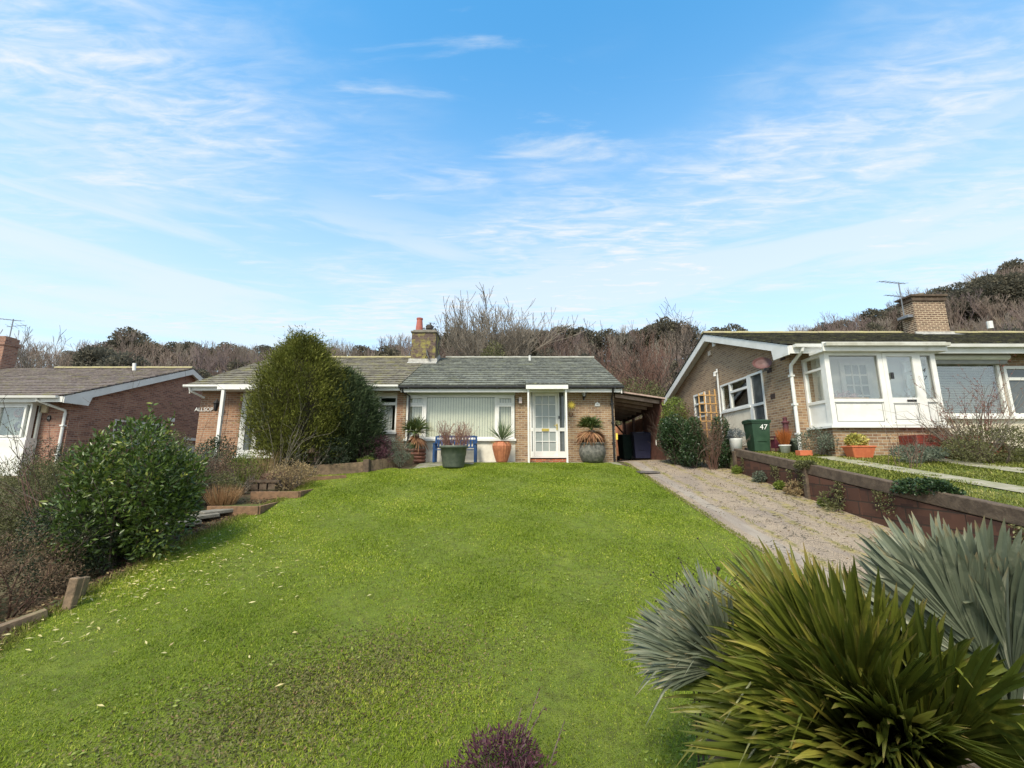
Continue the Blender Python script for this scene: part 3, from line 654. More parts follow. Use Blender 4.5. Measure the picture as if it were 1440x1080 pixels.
for x in ms: q.box(x-.04, x+.04, FY+.052, FY+.128, az0+.06, az1-.06)
for a, b in ((ax0+.06, ms[0]-.04), (ms[0]+.04, ms[1]-.04), (ms[1]+.04, ax1-.06)): q.box(a, b, FY+.04, FY+.126, tz-.05, tz+.05)
wn = q.build('window', white, att); MB().box(ax0+.03, ax1-.03, FY+.085, FY+.092, az0+.03, az1-.03).build('pane', glass, wn)
MB().box(ax0-.03, ax1+.03, FY-.04, FY+.09, az0-.085, az0-.003).build('sill', white, wn)
cu = MB(); N_ = 90
for k in range(N_):
    x = lerp(ax0+.05, ax1-.2, k/N_); x2 = lerp(ax0+.05, ax1-.2, (k+1)/N_); cu.add([(x, FY+.25+.03*math.sin(k*1.3), az0), (x2, FY+.25+.03*math.sin((k+1)*1.3), az0), (x2, FY+.25+.03*math.sin((k+1)*1.3), tz), (x, FY+.25+.03*math.sin(k*1.3), tz)], [(0, 1, 2, 3)])
cu.build('curtain', curtain, wn)
# its glazed porch door
q = MB(); frame_y(q, px0, px1, pz0, pz1_, FY+.03, .2, .08); x = X15(358); q.box(x-.08, x+.08, FY+.032, FY+.108, pz0+.2, pz1_-.2)
dr = q.build('front_door', white, att); MB().box(px0+.1, px1-.1, FY+.06, FY+.068, pz0+.1, pz1_-.1).build('pane', glass_dk, dr)
MB().box(px0-.05, px1+.05, FY-.1, FY+.02, pz0-.08, pz0-.002).build('sill', white, dr)
rf = MB(); rf.prism([(14.62, 2.575), (RY, RZ-.02), (24.45, 2.5), (24.45, 2.42), (RY, RZ-.12), (14.62, 2.46)], 0, hx0-.1, -3.875); roof2 = rf.build('roof', darkwood, att)
tiles(hx0-.15, -3.875, 14.52, 2.585, RY, RZ+.015, roof_moss, roof2, seed=5)
MB().prism([(RY, RZ+.02), (24.5, 2.56), (24.5, 2.52), (RY, RZ-.02)], 0, hx0-.15, -3.875).build('rear_slope', roof_moss, roof2)
ridge(hx0-.16, -4.5, RY, RZ+.035, ridgem, roof2)
MB().box(hx0-.1, -3.89, 14.60, 14.63, 2.40, 2.575).build('fascia', white, att)
MB().prism([(14.6, 2.47), (RY, RZ-.05), (24.4, 2.45), (24.4, 2.30), (RY, RZ-.22), (14.6, 2.30)], 0, hx0-.14, hx0-.11).build('bargeboard', white, roof2)
MB().box(hx0-.1, -3.89, 14.635, 15.02, 2.44, 2.455).build('soffit', white, att)
g = MB(); g.prism([(14.48, 2.59), (14.48, 2.53), (14.50, 2.50), (14.57, 2.50), (14.595, 2.53), (14.595, 2.59), (14.58, 2.59), (14.58, 2.53), (14.495, 2.53), (14.495, 2.59)], 0, hx0-.3, -3.93); g.build('gutter', white, att)
MB().tube([(hx0-.1, 14.54, 2.5), (hx0-.1, 14.58, 2.38), (hx0+.15, 14.97, 2.2)], .035, 8).build('downpipe', white, att)
q = MB(); q.box(X15(305, 548, 14.1), X15(430, 548, 14.1), 14.1, 14.598, 2.36, 2.53); cpy2 = q.build('porch_canopy', white, att)
x = X15(313, 560, 14.15); MB().box(x-.05, x+.05, 14.12, 14.22, -.2, 2.358).build('porch_post', white, att)
sg = thing('name_sign', 'white lettered name sign on the brick wall left of the white porch post', 'sign', (X15(284), FY, Z15(576)))
text('lettering', 'ALLSOP', .19, white, (X15(284), FY-.01, Z15(576)), (math.pi/2, 0, 0), sg, .006)
ln2 = thing('wall_lantern', 'dark ornate lantern by the white lettered name sign', 'lantern', (X15(306), FY, Z15(573)))
b = ln2.location; q = MB(); q.tube([(b.x-.14, b.y, b.z-.02), (b.x-.05, b.y-.12, b.z-.04), (b.x, b.y-.2, b.z+.14)], .015, 6)
q.lathe([(.1, b.z+.13), (.13, b.z+.12), (.03, b.z+.24), (.01, b.z+.28)], b.x, b.y-.2, 6); q.lathe([(.03, b.z-.16), (.06, b.z-.10), (.09, b.z+.11)], b.x, b.y-.2, 6)
q.build('cage', black_pl, ln2)
# ================================================================== red brick bungalow far left
lx = -15.75
LG = -.5
lft = thing('bungalow', 'red brick bungalow at the far left with mossy brown roof and white bargeboards', 'house', (-19, FY, LG))
LRY, LRZ = 20.3, 4.42; LBY = 25.6
mb = MB(); wall_y(mb, lx-9, lx, -.9, 2.2, FY+.15, .25, [(lx-8.6, lx-1.4, -.6, 1.7)]); mb.build('brick_wall', brick_red, lft)
sw = (18.3, 20.7, .75, 1.55)
mb = MB(); wall_x(mb, FY+.402, LBY-.1, -.9, 2.0, lx-.25, .25, [(16.9, 19.4, .7, 1.62)]); mb.prism([(FY+.4, 2.0), (LBY-.1, 2.0), (LBY-.1, 2.05), (LRY, LRZ-.2), (FY+.4, 2.24)], 0, lx-.25, lx-.0); mb.build('gable_wall', brick_red, lft)
q = MB(); frame_x(q, 16.9, 19.4, .7, 1.62, lx-.12, .07, .14); q.box(lx-.12, lx+.02, 18.1, 18.2, .77, 1.55); wn = q.build('window', white, lft)
MB().box(lx-.08, lx-.07, 16.95, 19.35, .75, 1.6).build('pane', glass_dk, wn)
for yy, zz in ((20.4, 1.35), (23.2, 1.0)):
    pass
MB().box(lx+.002, lx+.04, 20.55, 22.2, .98, 1.10).build('lintel', white, lft)
q = MB(); pts = [(20.3, -.5), (21.9, -.5), (21.9, .35)]+[(21.1+.8*math.cos(t), .35+.35*math.sin(t)) for t in [i*math.pi/8 for i in range(1, 8)]]+[(20.3, .35)]; q.prism(pts, 0, lx+.002, lx+.05); q.build('side_door', white, lft)
MB().box(lx+.002, lx+.05, 19.6, 19.85, 1.78, 1.95).build('vent_cover', white, lft)
rf = MB(); rf.prism([(14.65, 2.22), (LRY, LRZ-.03), (LBY+.35, 1.95), (LBY+.35, 1.85), (LRY, LRZ-.14), (14.65, 2.10)], 0, lx-9, lx+.22); roof3 = rf.build('roof', darkwood, lft)
tiles(lx-9, lx+.28, 14.58, 2.23, LRY, LRZ, roof_left, roof3, seed=8)
MB().prism([(LRY, LRZ+.02), (LBY+.4, 2.0), (LBY+.4, 1.96), (LRY, LRZ-.02)], 0, lx-9, lx+.28).build('rear_slope', roof_left, roof3)
ridge(lx-6.4, lx+.28, LRY, LRZ+.035, ridgem, roof3)
MB().prism([(14.62, 2.21), (LRY, LRZ-.04), (LBY+.35, 1.93), (LBY+.35, 1.68), (LRY, LRZ-.30), (15.6, 2.30), (15.5, 1.98), (14.62, 1.98)], 0, lx+.222, lx+.26).build('bargeboard', white, roof3)
MB().prism([(14.64, 2.08), (LRY, LRZ-.16), (LBY+.3, 1.83), (LBY+.3, 1.80), (LRY, LRZ-.19), (14.64, 2.05)], 0, lx+.001, lx+.22).build('soffit', white, roof3)
MB().box(lx-3.2, lx+.22, 14.6, 14.64, 2.0, 2.2).build('fascia', white, lft)
MB().prism([(14.46, 2.21), (14.48, 2.13), (14.57, 2.13), (14.595, 2.21)], 0, lx-4.6, lx+.1).build('gutter', white, lft)
dp = MB(); dp.tube([(lx-.62, 14.54, 2.14), (lx-.62, 14.56, 2.05), (lx-.10, 15.07, 1.75), (lx-.1, 15.08, 1.65), (lx-.1, 15.08, -.6)], .045, 10)
for z in (.2, 1.2): dp.box(lx-.16, lx-.04, 15.02, 15.15, z, z+.05)
dp.build('downpipe', white, lft)
q = MB(); a = P(62, 575, FY+.1); q.box(a.x-.13, a.x+.13, FY+.06, FY+.148, a.z-.14, a.z+.14); tag(q.build('alarm_box', M('cream_plastic', (.62, .52, .34), (.58, .48, .32), 4, .5), bev=.015), 'cream square alarm box high on the red brick wall beside the white downpipe', 'alarm box')
q = MB(); a = P(67.5, 588, FY+.1); q.lathe([(.001, 0), (.085, 0), (.085, .03), (.001, .03)], 0, 0, 20); z2 = MB(); z2.v = [(a.x+x*.75, FY+.148-z, a.z+y*1.25) for x, y, z in q.v]; z2.f = q.f; z2.c = q.c
pl = z2.build('number_plaque', black_pl); tag(pl, 'small dark oval number plaque on the red brick wall below the cream box', 'plaque')
text('numeral', '43', .10, white, (a.x, FY+.117, a.z), (math.pi/2, 0, 0), pl, .001)
# left glazed porch
pr = thing('porch', 'white glazed porch with two round wreaths showing in its window, at the left edge', 'porch', (-18, 14.7, LG))
PY = 14.78
pxr = P(46, 570, PY).x; pz = P(45, 566, PY).z
q = MB(); q.box(pxr-3.2, pxr+.10, PY-.14, 15.14, pz-.02, pz+.25); q.build('fascia', white, pr)
MB().box(pxr-3.1, pxr+.05, PY-.1, 15.14, pz+.252, pz+.30).build('roof', roof_left, pr)
q = MB(); zz0 = .72
for a, b in ((pxr-1.25, pxr), (pxr-2.5, pxr-1.25)): frame_y(q, a+.002, b-.002, zz0, pz-.022, PY, .07, .08); frame_y(q, a+.09, b-.17, zz0+.08, pz-.10, PY-.02, .07, .08)
frame_x(q, PY+.082, 15.12, zz0, pz-.022, pxr-.08, .06, .078)
wn = q.build('window', white, pr); MB().box(pxr-2.45, pxr-.08, PY+.035, PY+.042, zz0+.1, pz-.1).build('pane', glass, wn)
MB().box(pxr-2.55, pxr+.02, PY-.03, 15.12, -.9, zz0-.002).build('lower_panel', white, pr)
q = MB()
for k in range(26): q.obox((pxr-2.4+k*.088, 15.05, zz0), (pxr-2.4+k*.088, 15.05, pz-.03), .08, .02, up=(.4*(-1)**k, -1, 0))
q.build('curtain', M('sage_curtain', (.36, .40, .36), (.26, .30, .27), 3, .9), wn)
for k, vv in enumerate((581, 599)):
    a = P(27, vv, PY+.13); q = MB(); rr = random.Random(k)
    q.tube([(a.x+.13*math.cos(t), PY+.13, a.z+.13*math.sin(t)) for t in [i*math.pi/8 for i in range(17)]], .045, 6)
    o_ = q.build('wreath', M('dried_wreath%d' % k, (.12, .05, .04) if k == 0 else (.07, .06, .09), (.2, .1, .08) if k == 0 else (.16, .14, .17), 30, .9, .8, 60)); tag(o_, ['brown round wreath hanging in the far-left porch window, the upper one', 'grey-purple round wreath hanging in the far-left porch window, the lower one'][k], 'wreath', 'wreaths in the porch window')
c0 = P(-24, 500, 19.9); c1 = P(3, 500, 19.9)
ch = MB().box(c0.x, c1.x, 19.9, 20.5, 3.8, 5.9).build('chimney', brick_red, lft); q = MB(); q.box(c0.x-.04, c1.x+.04, 19.86, 20.54, 5.5, 5.68); q.box(c0.x+.1, c1.x-.1, 19.95, 20.45, 5.901, 5.96); q.build('capping', brick_red, ch)
def yagi(name, label, base, h, booms, mat):
    t = thing(name, label, 'aerial', base); q = MB(); q.tube([base, base+Vector((0, 0, h))], .022, 6); q.build('mast', mat, t)
    for z, a, L, ne, el in booms:
        q = MB(); d = Vector((math.cos(a), math.sin(a)*.4, .0)).normalized(); s = d.cross(Vector((0, 0, 1))); p = base+Vector((0, 0, z))
        tilt = Vector((0, 0, .18)); A = p-d*L*.25-tilt*L*.25*(-1)*0; B = p+d*L*.75+tilt*L*.6
        q.tube([A, B], .013, 5)
        for k in range(ne):
            c = A.lerp(B, (k+.5)/ne); q.tube([c-s*el-Vector((0, 0, el*.3)), c+s*el+Vector((0, 0, el*.3))], .006, 4)
        q.build('boom', mat, t)
    return t
yagi('television_aerial', 'thin television aerial on the red chimney at the far left edge', Vector((P(10, 490, 20.2).x, 20.2, 5.8)), 1.1, [(1.0, math.pi, 1.6, 9, .22), (.7, 0.15, .9, 4, .2)], metalg)
MB().tube([P(189, 520, 19.6)+Vector((0, 0, -.15)), P(189, 511, 19.6)], .07, 10).build('vent_pipe', white, roof3)
# ================================================================== bungalow on the right
rx = 7.8; RFY = 11.6; RRY, RRZ = 16.05, 4.88; RBY = 20.55
rt = thing('bungalow', 'brown brick bungalow on the right raised above the driveway, white bargeboards and dark mossy roof', 'house', (rx, RFY, .2))
sy0, sy1, sz0, sz1 = 13.85, 15.7, 1.78, 2.76
mb = MB(); wall_x(mb, RFY+.1, RBY-.1, -.2, 3.02, rx, .25, [(sy0-.0, sy1, sz0, sz1), (13.0, 13.75, .85, 2.78), (17.0, 18.1, 1.75, 2.75)])
mb.prism([(RFY+.1, 3.02), (RBY-.1, 3.02), (RRY, RRZ-.12)], 0, rx, rx+.25); mb.build('gable_wall', brick_tan, rt)
mb = MB(); wall_y(mb, rx+.252, rx+.6, -.2, 3.0, RFY+.1, .25); mb.build('brick_wall', brick_tan, rt); mb = MB(); wall_y(mb, 11.2, 20, -.2, 3.0, RFY+.1, .25, [(11.25, 13.6, 1.2, 2.75), (13.7, 14.9, 1.2, 2.6)]); mb.build('brick_wall', brick_tan, rt)
MB().box(8.4, 11.2, RFY+.1, RFY+.3, .3, 3.0).build('porch_inner_wall', interior_l, rt)
MB().box(rx+1.5, 19, RFY+2.4, RFY+2.5, .3, 3.0).build('interior_wall', interior, rt); MB().box(rx+.9, rx+1.0, RFY+.4, RBY-.3, .3, 3.0).build('interior_wall', interior, rt)
q = MB(); frame_x(q, sy0, sy1, sz0, sz1, rx-.03, .06, .08); q.box(rx-.028, rx+.05, 15.0, 15.09, sz0+.06, sz1-.06); q.box(rx-.035, rx+.048, sy0+.06, 14.999, 2.36, 2.44); wn = q.build('window', white, rt)
MB().box(rx+.02, rx+.027, sy0+.02, sy1-.02, sz0+.02, sz1-.02).build('pane', glass, wn)
MB().box(rx-.06, rx-.002, sy0-.05, sy1+.03, sz0-.07, sz0-.003).build('sill', white, wn)
MB().box(rx-.012, rx-.001, sy0+.01, sy1-.02, .5, sz0-.072).build('render_panel', cream, rt)
q = MB(); frame_x(q, 13.0, 13.75, .85, 2.78, rx-.03, .07, .1); q.box(rx-.028, rx+.07, 13.07, 13.68, 1.72, 1.80); q.box(rx-.028, rx+.07, 13.752, 13.848, .5, 2.78); sdd = q.build('side_door', white, rt)
MB().box(rx+.02, rx+.03, 13.02, 13.73, .87, 2.76).build('pane', glass_dk, sdd)
q = MB(); frame_x(q, 17.0, 18.1, 1.75, 2.75, rx-.03, .07, .1); q.box(rx-.028, rx+.07, 17.07, 18.03, 2.3, 2.37); wn = q.build('window', white, rt); MB().box(rx+.02, rx+.03, 17.02, 18.08, 1.77, 2.73).build('pane', glass_dk, wn)
rf = MB(); rf.prism([(RFY-.35, 3.10), (RRY, RRZ-.03), (RBY+.3, 3.02), (RBY+.3, 2.92), (RRY, RRZ-.14), (RFY-.35, 2.98)], 0, rx-.28, 20); roof4 = rf.build('roof', darkwood, rt)
tiles(rx-.34, 20, RFY-.42, 3.11, RRY, RRZ, roof_right, roof4, seed=11)
MB().prism([(RRY, RRZ+.02), (RBY+.35, 3.06), (RBY+.35, 3.02), (RRY, RRZ-.02)], 0, rx-.34, 20).build('rear_slope', roof_right, roof4)
ridge(rx-.36, 20, RRY, RRZ+.035, ridgem, roof4)
MB().prism([(RFY-.38, 3.09), (RRY, RRZ-.03), (RBY+.3, 3.0), (RBY+.3, 2.72), (RRY, RRZ-.30), (RFY+.35, 3.12), (RFY+.3, 2.83), (RFY-.38, 2.83)], 0, rx-.32, rx-.282).build('bargeboard', white, roof4)
MB().prism([(RFY-.33, 2.96), (RRY, RRZ-.16), (RBY+.28, 2.90), (RBY+.28, 2.87), (RRY, RRZ-.19), (RFY-.33, 2.93)], 0, rx-.28, rx-.001).build('soffit', white, roof4)
MB().box(rx-.281, 20, RFY-.40, RFY-.36, 2.86, 3.08).build('fascia', white, rt)
MB().prism([(RFY-.54, 3.09), (RFY-.52, 3.01), (RFY-.43, 3.01), (RFY-.405, 3.09)], 0, rx-.2, 20).build('gutter', white, rt)
dp = MB(); a = rx+.0; dp.tube([(a+.02, RFY-.47, 3.01), (a+.02, RFY-.45, 2.93), (a-.03, RFY+.0, 2.62), (a-.03, RFY+.03, 2.5), (a-.03, RFY+.03, .2)], .045, 10)
for z in (.7, 1.5, 2.3): dp.box(a-.09, a+.03, RFY-.02, RFY+.1, z, z+.05)
dp.build('downpipe', white, rt)
c0 = P(1286, 440, 15.4); c1 = P(1331, 440, 15.4)
ch = MB().box(c0.x, c1.x, 15.4, 15.95, 4.3, 6.15).build('chimney', brick_chimr, rt)
q = MB(); q.box(c0.x-.05, c1.x+.05, 15.35, 16.0, 5.98, 6.08); q.box(c0.x-.09, c1.x+.09, 15.31, 16.04, 6.151, 6.22); q.build('capping', sleeperd, ch)
MB().lathe([(.14, 6.22), (.14, 6.38), (.10, 6.38)], (c0.x+c1.x)/2, 15.7, 12).build('chimney_pot', concrete, ch)
MB().prism([(15.05, 4.50), (15.398, 4.64), (15.398, 4.76), (15.36, 4.76), (15.34, 4.68), (15.0, 4.55)], 0, c0.x-.12, c1.x+.12).build('flashing', flash, ch)
MB().tube([P(1393, 462, 15.6), P(1391, 452, 15.6)], .09, 10).build('vent_pipe', white, roof4)
bs = Vector((c0.x-.12, 15.7, 5.5)); yagi('television_aerial', 'television aerial with two yagi booms on the brick chimney of the right bungalow', bs, 1.35, [(1.3, math.pi, 1.0, 6, .22), (.75, math.pi, .8, 6, .15)], metalg)
q = MB(); q.box(c0.x-.22, c0.x-.01, 15.45, 15.9, 5.36, 5.46); q.build('aerial_bracket', metalg, ch)
# glazed porch
gp = thing('porch', 'white glazed entrance porch on brick steps in front of the right bungalow', 'porch', (8.1, 10.8, .2))
gx0_, gx1_, gy = 8.12, 11.0, 10.8; gs, gr, gt = .88, 1.52, 2.78
MB().box(gx0_-.0, gx1_+.02, gy+.04, RFY+.09, -.1, gs-.06).build('plinth', brick_brown, gp)
MB().box(gx0_-.08, gx1_+.08, gy-.06, RFY+.09, gs-.058, gs-.001).build('sill', white, gp)
fr_ = MB()
def post(x): fr_.box(x-.06, x+.06, gy, gy+.1, gs, gt)
dxa, dxb = P(1249, 560, gy).x, P(1297, 560, gy).x; xc = P(1311, 560, gy).x
for x in (gx0_+.06, dxa-.06, dxb+.06, gx1_-.06): post(x)
for a, b in ((gx0_+.12, dxa-.12), (dxb+.12, gx1_-.12)): fr_.box(a, b, gy+.002, gy+.098, gr-.04, gr+.04); fr_.box(a, b, gy+.002, gy+.098, gs, gs+.07); fr_.box(a, b, gy+.002, gy+.098, gt-.08, gt); fr_.box(a, b, gy+.03, gy+.07, gs+.07, gr-.04)
for a in (gx0_, gx1_-.1):
    frame_x(fr_, gy+.102, RFY+.08, gs, gt, a, .07, .098); fr_.box(a+.002, a+.096, gy+.172, RFY+.01, gr-.04, gr+.04); fr_.box(a+.03, a+.07, gy+.172, RFY+.01, gs+.07, gr-.04); fr_.box(a+.002, a+.096, gy+.172, RFY+.01, 2.36, 2.42)
pf = fr_.build('porch_frame', white, gp)
q = MB()
for a, b in ((gx0_+.12, dxa-.12), (dxb+.12, gx1_-.12)): frame_y(q, a+.03, b-.03, gs+.10, gr-.07, gy+.024, .012, .0055)
frame_y(q, dxa+.13, dxb-.13, gs+.15, gr-.10, gy+.004, .012, .0055)
for a, b in ((gx0_+.12, dxa-.12), (dxb+.12, gx1_-.12)): frame_y(q, a+.001, b-.001, gr+.041, gt-.081, gy+.03, .014, .015)
q.build('gasket', M('grey_gasket', (.20, .20, .19), (.28, .28, .26), 8, .7), pf)
pg_ = glassmat('porch_glass', (.97, .98, .96), .08)
for bb_ in ((gx0_+.12, dxa-.12, gy+.05, gy+.057, gr+.04, gt-.08), (dxb+.12, gx1_-.12, gy+.05, gy+.057, gr+.04, gt-.08), (gx0_+.05, gx0_+.057, gy+.17, RFY+.0, gr+.04, gt-.07), (gx1_-.05, gx1_-.043, gy+.17, RFY+.0, gr+.04, gt-.07)): MB().box(*bb_).build('pane', pg_, pf)
q = MB(); frame_y(q, dxa+.003, dxb-.003, gs+.02, gt-.01, gy-.01, .10, .06); q.box(dxa+.103, dxb-.103, gy-.008, gy+.048, gr-.07, gr+.07); q.box(dxa+.103, dxb-.103, gy+.01, gy+.03, gs+.12, gr-.07); pd = q.build('door', white, gp)
MB().box(dxa+.1, dxb-.1, gy+.02, gy+.027, gr+.07, gt-.11).build('pane', glassmat('porch_door_glass', (.95, .97, .95), .12), pd)
MB().box(P(1276, 567, gy).x, P(1289, 567, gy).x, gy-.02, gy-.01, gr-.035, gr+.02).build('letter_box', black_pl, pd)
MB().box(P(1252, 528, gy).x, P(1255.5, 528, gy).x, gy-.035, gy-.01, P(1253, 533, gy).z, P(1253, 524, gy).z).build('bell', black_pl, gp)
q = MB(); q.box(gx0_-.12, gx1_+.2, gy-.16, gy-.13, gt+.005, gt+.24); q.box(gx0_-.11, gx1_+.19, gy-.128, RFY-.41, gt+.002, gt+.06); q.build('porch_roof', white, gp)
q = MB(); q.prism([(gy-.27, gt+.20), (gy-.26, gt+.12), (gy-.19, gt+.12), (gy-.165, gt+.20)], 0, gx0_-.1, gx1_+.2); q.build('gutter', M('weathered_gutter', (.42, .41, .34), (.6, .6, .54), 3, .6), gp)
for k, (s, v) in enumerate((('4', 521), ('7', 532))):
    pp = P(1298.5+k*1.6, v, gy); text('numeral', s, .17, black_pl, (pp.x, gy-.006, pp.z), (math.pi/2, 0, 0), gp, .003, shear=.3)
# inner door
q = MB(); ia, ib = 9.15, 9.98; frame_y(q, ia, ib, .86, 2.74, RFY+.02, .11, .05); q.box(ia+.11, ib-.11, RFY+.022, RFY+.068, .97, 1.2)
for k in (1, 2): x = lerp(ia+.11, ib-.11, k/3); q.box(x-.02, x+.02, RFY+.024, RFY+.066, 1.2, 2.63)
for k in range(1, 5): z = lerp(1.2, 2.63, k/5); q.box(ia+.11, ib-.11, RFY+.026, RFY+.064, z-.02, z+.02)
idr = q.build('inner_door', white, rt); MB().box(ia+.1, ib-.1, RFY+.04, RFY+.05, 1.15, 2.64).build('pane', glass_fr, idr)
# shelf with flowers inside porch, red steps
q = MB(); q.box(8.25, 9.5, 11.15, 11.4, 1.5, 1.54); 
for x in (8.27, 9.44): q.box(x, x+.04, 11.17, 11.37, .88, 1.499)
q.box(8.3, 9.4, 11.12, 11.149, 1.5, 1.64); tag(q.build('plant_shelf', trellisw), 'light wooden shelf inside the glazed porch on the right', 'shelf')
lm_pink = leafmat('faded_flower', (.3, .18, .2), (.55, .42, .45), (.6, .55, .55))
mkshrub('porch_plant', 'faded pink flowering plants on the shelf inside the glazed porch', 'plant', (8.85, 11.27, 1.54), .3, .5, .1, 500, .05, .03, lm_pink, 5, 21, stems=3, sr=.004)
rs = MB(); rs.box(9.75, 11.3, 10.35, 10.838, -.1, .62); rs.box(9.6, 11.5, 10.0, 10.348, -.1, .42); tag(rs.build('entrance_steps', brick_redp, bev=.006), 'dark red painted brick steps below the white porch door', 'steps')
# picture window to the right of the porch
wa, wb = 11.25, 13.6
q = MB(); frame_y(q, wa, wb, 1.2, 2.75, RFY+.03, .08, .08); wn = q.build('window', white, rt); MB().box(wa+.05, wb-.05, RFY+.07, RFY+.078, 1.25, 2.7).build('pane', glass, wn)
q = MB(); z = 1.3
while z < 2.66: q.obox((wa+.09, RFY+.2, z), (wb-.09, RFY+.2, z), .045, .004, up=(0, .5, 1)); z += .048
q.build('venetian_blind', blindg, wn)
q = MB(); frame_y(q, wb+.1, 14.9, 1.2, 2.6, RFY+.03, .08, .08); q.box(wb+.18, 14.82, RFY+.032, RFY+.108, 2.2, 2.28); wn = q.build('window', white, rt); MB().box(wb+.15, 14.85, RFY+.07, RFY+.078, 1.25, 2.55).build('pane', glass_dk, wn)
MB().box(wa-.05, 15.0, RFY-.03, RFY+.09, 1.12, 1.198).build('sill', white, wn)
MB().box(11.21, 16, RFY+.07, RFY+.099, .25, 1.11).build('render_panel', cream, rt)
aw = thing('awning', 'rolled-up white awning cassette above the venetian-blind window', 'awning', (12.3, RFY, 2.8))
MB().tube([(11.1, RFY-.06, 2.84), (13.75, RFY-.06, 2.84)], .10, 12).build('cassette', white, aw, smooth=False)
q = MB(); q.box(11.2, 13.7, RFY-.1, RFY+.05, 2.64, 2.735); q.build('rail', M('awning_grey', (.33, .33, .31), (.26, .26, .25), 4, .7), aw)
# items on the gable
def cdisc(name, label, cat, mat, p, r):
    q = MB(); q.box(p[0]-.06, p[0], p[1]-r, p[1]+r, p[2]-r, p[2]+r); return tag(q.build(name, mat, bev=.01), label, cat)
ds = thing('satellite_dish', 'brown-red satellite dish on the gable wall of the right bungalow', 'satellite dish', (rx-.3, 12.5, 2.85))
b = ds.location; q = MB(); q.lathe([(.001, 0), (.12, .012), (.24, .05), (.33, .10), (.325, .105), (.23, .058), (.001, .01)], 0, 0, 24)
R_ = Matrix.Rotation(math.radians(-25), 3, 'Z') @ Matrix.Rotation(math.radians(70), 3, 'X'); z2 = MB(); z2.v = [tuple(R_ @ Vector((x*.78, y*.62, z*.8))+Vector(b)) for x, y, z in q.v]; z2.f = q.f; z2.c = q.c; z2.build('dish', dishm, ds)
q = MB(); q.tube([b, b+Vector((.1, .12, -.02)), b+Vector((.28, .12, -.02))], .022, 6); q.tube([b+Vector((0, .0, -.24)), b+Vector((-.12, -.38, -.24))], .012, 5); q.box(b.x-.16, b.x-.08, b.y-.44, b.y-.34, b.z-.27, b.z-.2); q.build('arm', black_pl, ds)
cdisc('flood_light', 'small pale security light high under the gable peak of the right bungalow', 'light', white, P(1005, 484, 15.6), .09).location = (0, 0, 0)
cdisc('junction_box', 'small cream box on the gable below the security light', 'box', M('cream_box', (.62, .52, .42), (.55, .46, .36), 5, .6), (rx-.0, 16.3, P(993, 497, 16.3).z), .1)
for k, (u, v, lb_) in enumerate(((1101, 503, 'dark square air brick just right of the satellite dish'), (1082, 521, 'dark air brick between the satellite dish and the side door'), (1087, 557, 'dark air brick level with the side door glass, lowest of the three'))):
    t_ = P(u, v, 1); Y = rx/t_.x; pnt = P(u, v, Y); q = MB(); q.box(rx-.012, rx+.01, pnt.y-.11, pnt.y+.11, pnt.z-.07, pnt.z+.07)
    for j in range(3): q.box(rx-.018, rx-.0125, pnt.y-.09, pnt.y+.09, pnt.z-.055+j*.045, pnt.z-.035+j*.045)
    tag(q.build('air_brick', M('dark_air_brick%d' % k, (.08, .05, .04), (.05, .035, .03), 9, .9)), lb_, 'air brick', 'air bricks on the right gable')
Y = rx/P(1010, 520, 1).x; tp = P(1010, 519, Y); bt = P(1015, 590, Y); MBq = MB().tube([(rx-.05, Y, tp.z), (rx-.05, Y, .5)], .035, 8); MBq.tube([(rx-.05, Y, tp.z-.12), (rx-.16, Y-.02, tp.z-.15), (rx-.16, Y-.02, tp.z-.28)], .05, 8)
tag(MBq.build('soil_pipe', M('grey_white_pipe', (.66, .66, .64), (.55, .55, .53), 4, .5)), 'thin pale vertical pipe on the right gable beside its window', 'pipe')
Y = rx/P(967, 526, 1).x; pnt = P(967, 526, Y); q = MB().box(rx-.27, rx-.001, pnt.y-.05, pnt.y+.12, pnt.z-.08, pnt.z+.12); q.build('purlin_end', white, rt)
# ================================================================== carport
cpt = thing('carport', 'dark timber lean-to carport between the central bungalow and the hedge', 'carport', (4.4, 14.7, 0))
cx0, cx1, cy0, cy1 = 3.66, 5.25, 14.75, 20.2
zl0, zr0, zl1, zr1 = 2.40, 2.16, 2.22, 1.98
def cz(x, y): t = (x-cx0)/(cx1-cx0); s_ = (y-cy0)/(cy1-cy0); return lerp(lerp(zl0, zr0, t), lerp(zl1, zr1, t), s_)
q = MB()
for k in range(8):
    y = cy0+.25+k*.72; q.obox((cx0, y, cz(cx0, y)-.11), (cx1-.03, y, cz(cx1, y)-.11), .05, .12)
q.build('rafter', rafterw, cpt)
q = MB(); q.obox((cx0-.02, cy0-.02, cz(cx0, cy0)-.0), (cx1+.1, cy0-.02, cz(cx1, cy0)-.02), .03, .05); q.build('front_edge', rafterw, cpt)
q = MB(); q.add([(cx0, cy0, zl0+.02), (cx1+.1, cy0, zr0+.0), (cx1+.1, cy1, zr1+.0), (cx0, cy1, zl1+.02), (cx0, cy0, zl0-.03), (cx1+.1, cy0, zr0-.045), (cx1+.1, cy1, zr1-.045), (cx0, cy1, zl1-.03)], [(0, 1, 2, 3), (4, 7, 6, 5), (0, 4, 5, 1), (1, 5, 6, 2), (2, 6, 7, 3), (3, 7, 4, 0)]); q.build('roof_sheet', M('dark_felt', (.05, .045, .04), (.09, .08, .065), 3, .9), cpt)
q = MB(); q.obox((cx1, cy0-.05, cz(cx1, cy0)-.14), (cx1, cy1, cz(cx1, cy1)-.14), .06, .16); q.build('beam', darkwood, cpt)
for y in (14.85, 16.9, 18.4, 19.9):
    q = MB(); q.box(cx1-.05, cx1+.05, y, y+.1, -.2, cz(cx1, y)-.21); q.build('post', darkwood, cpt)
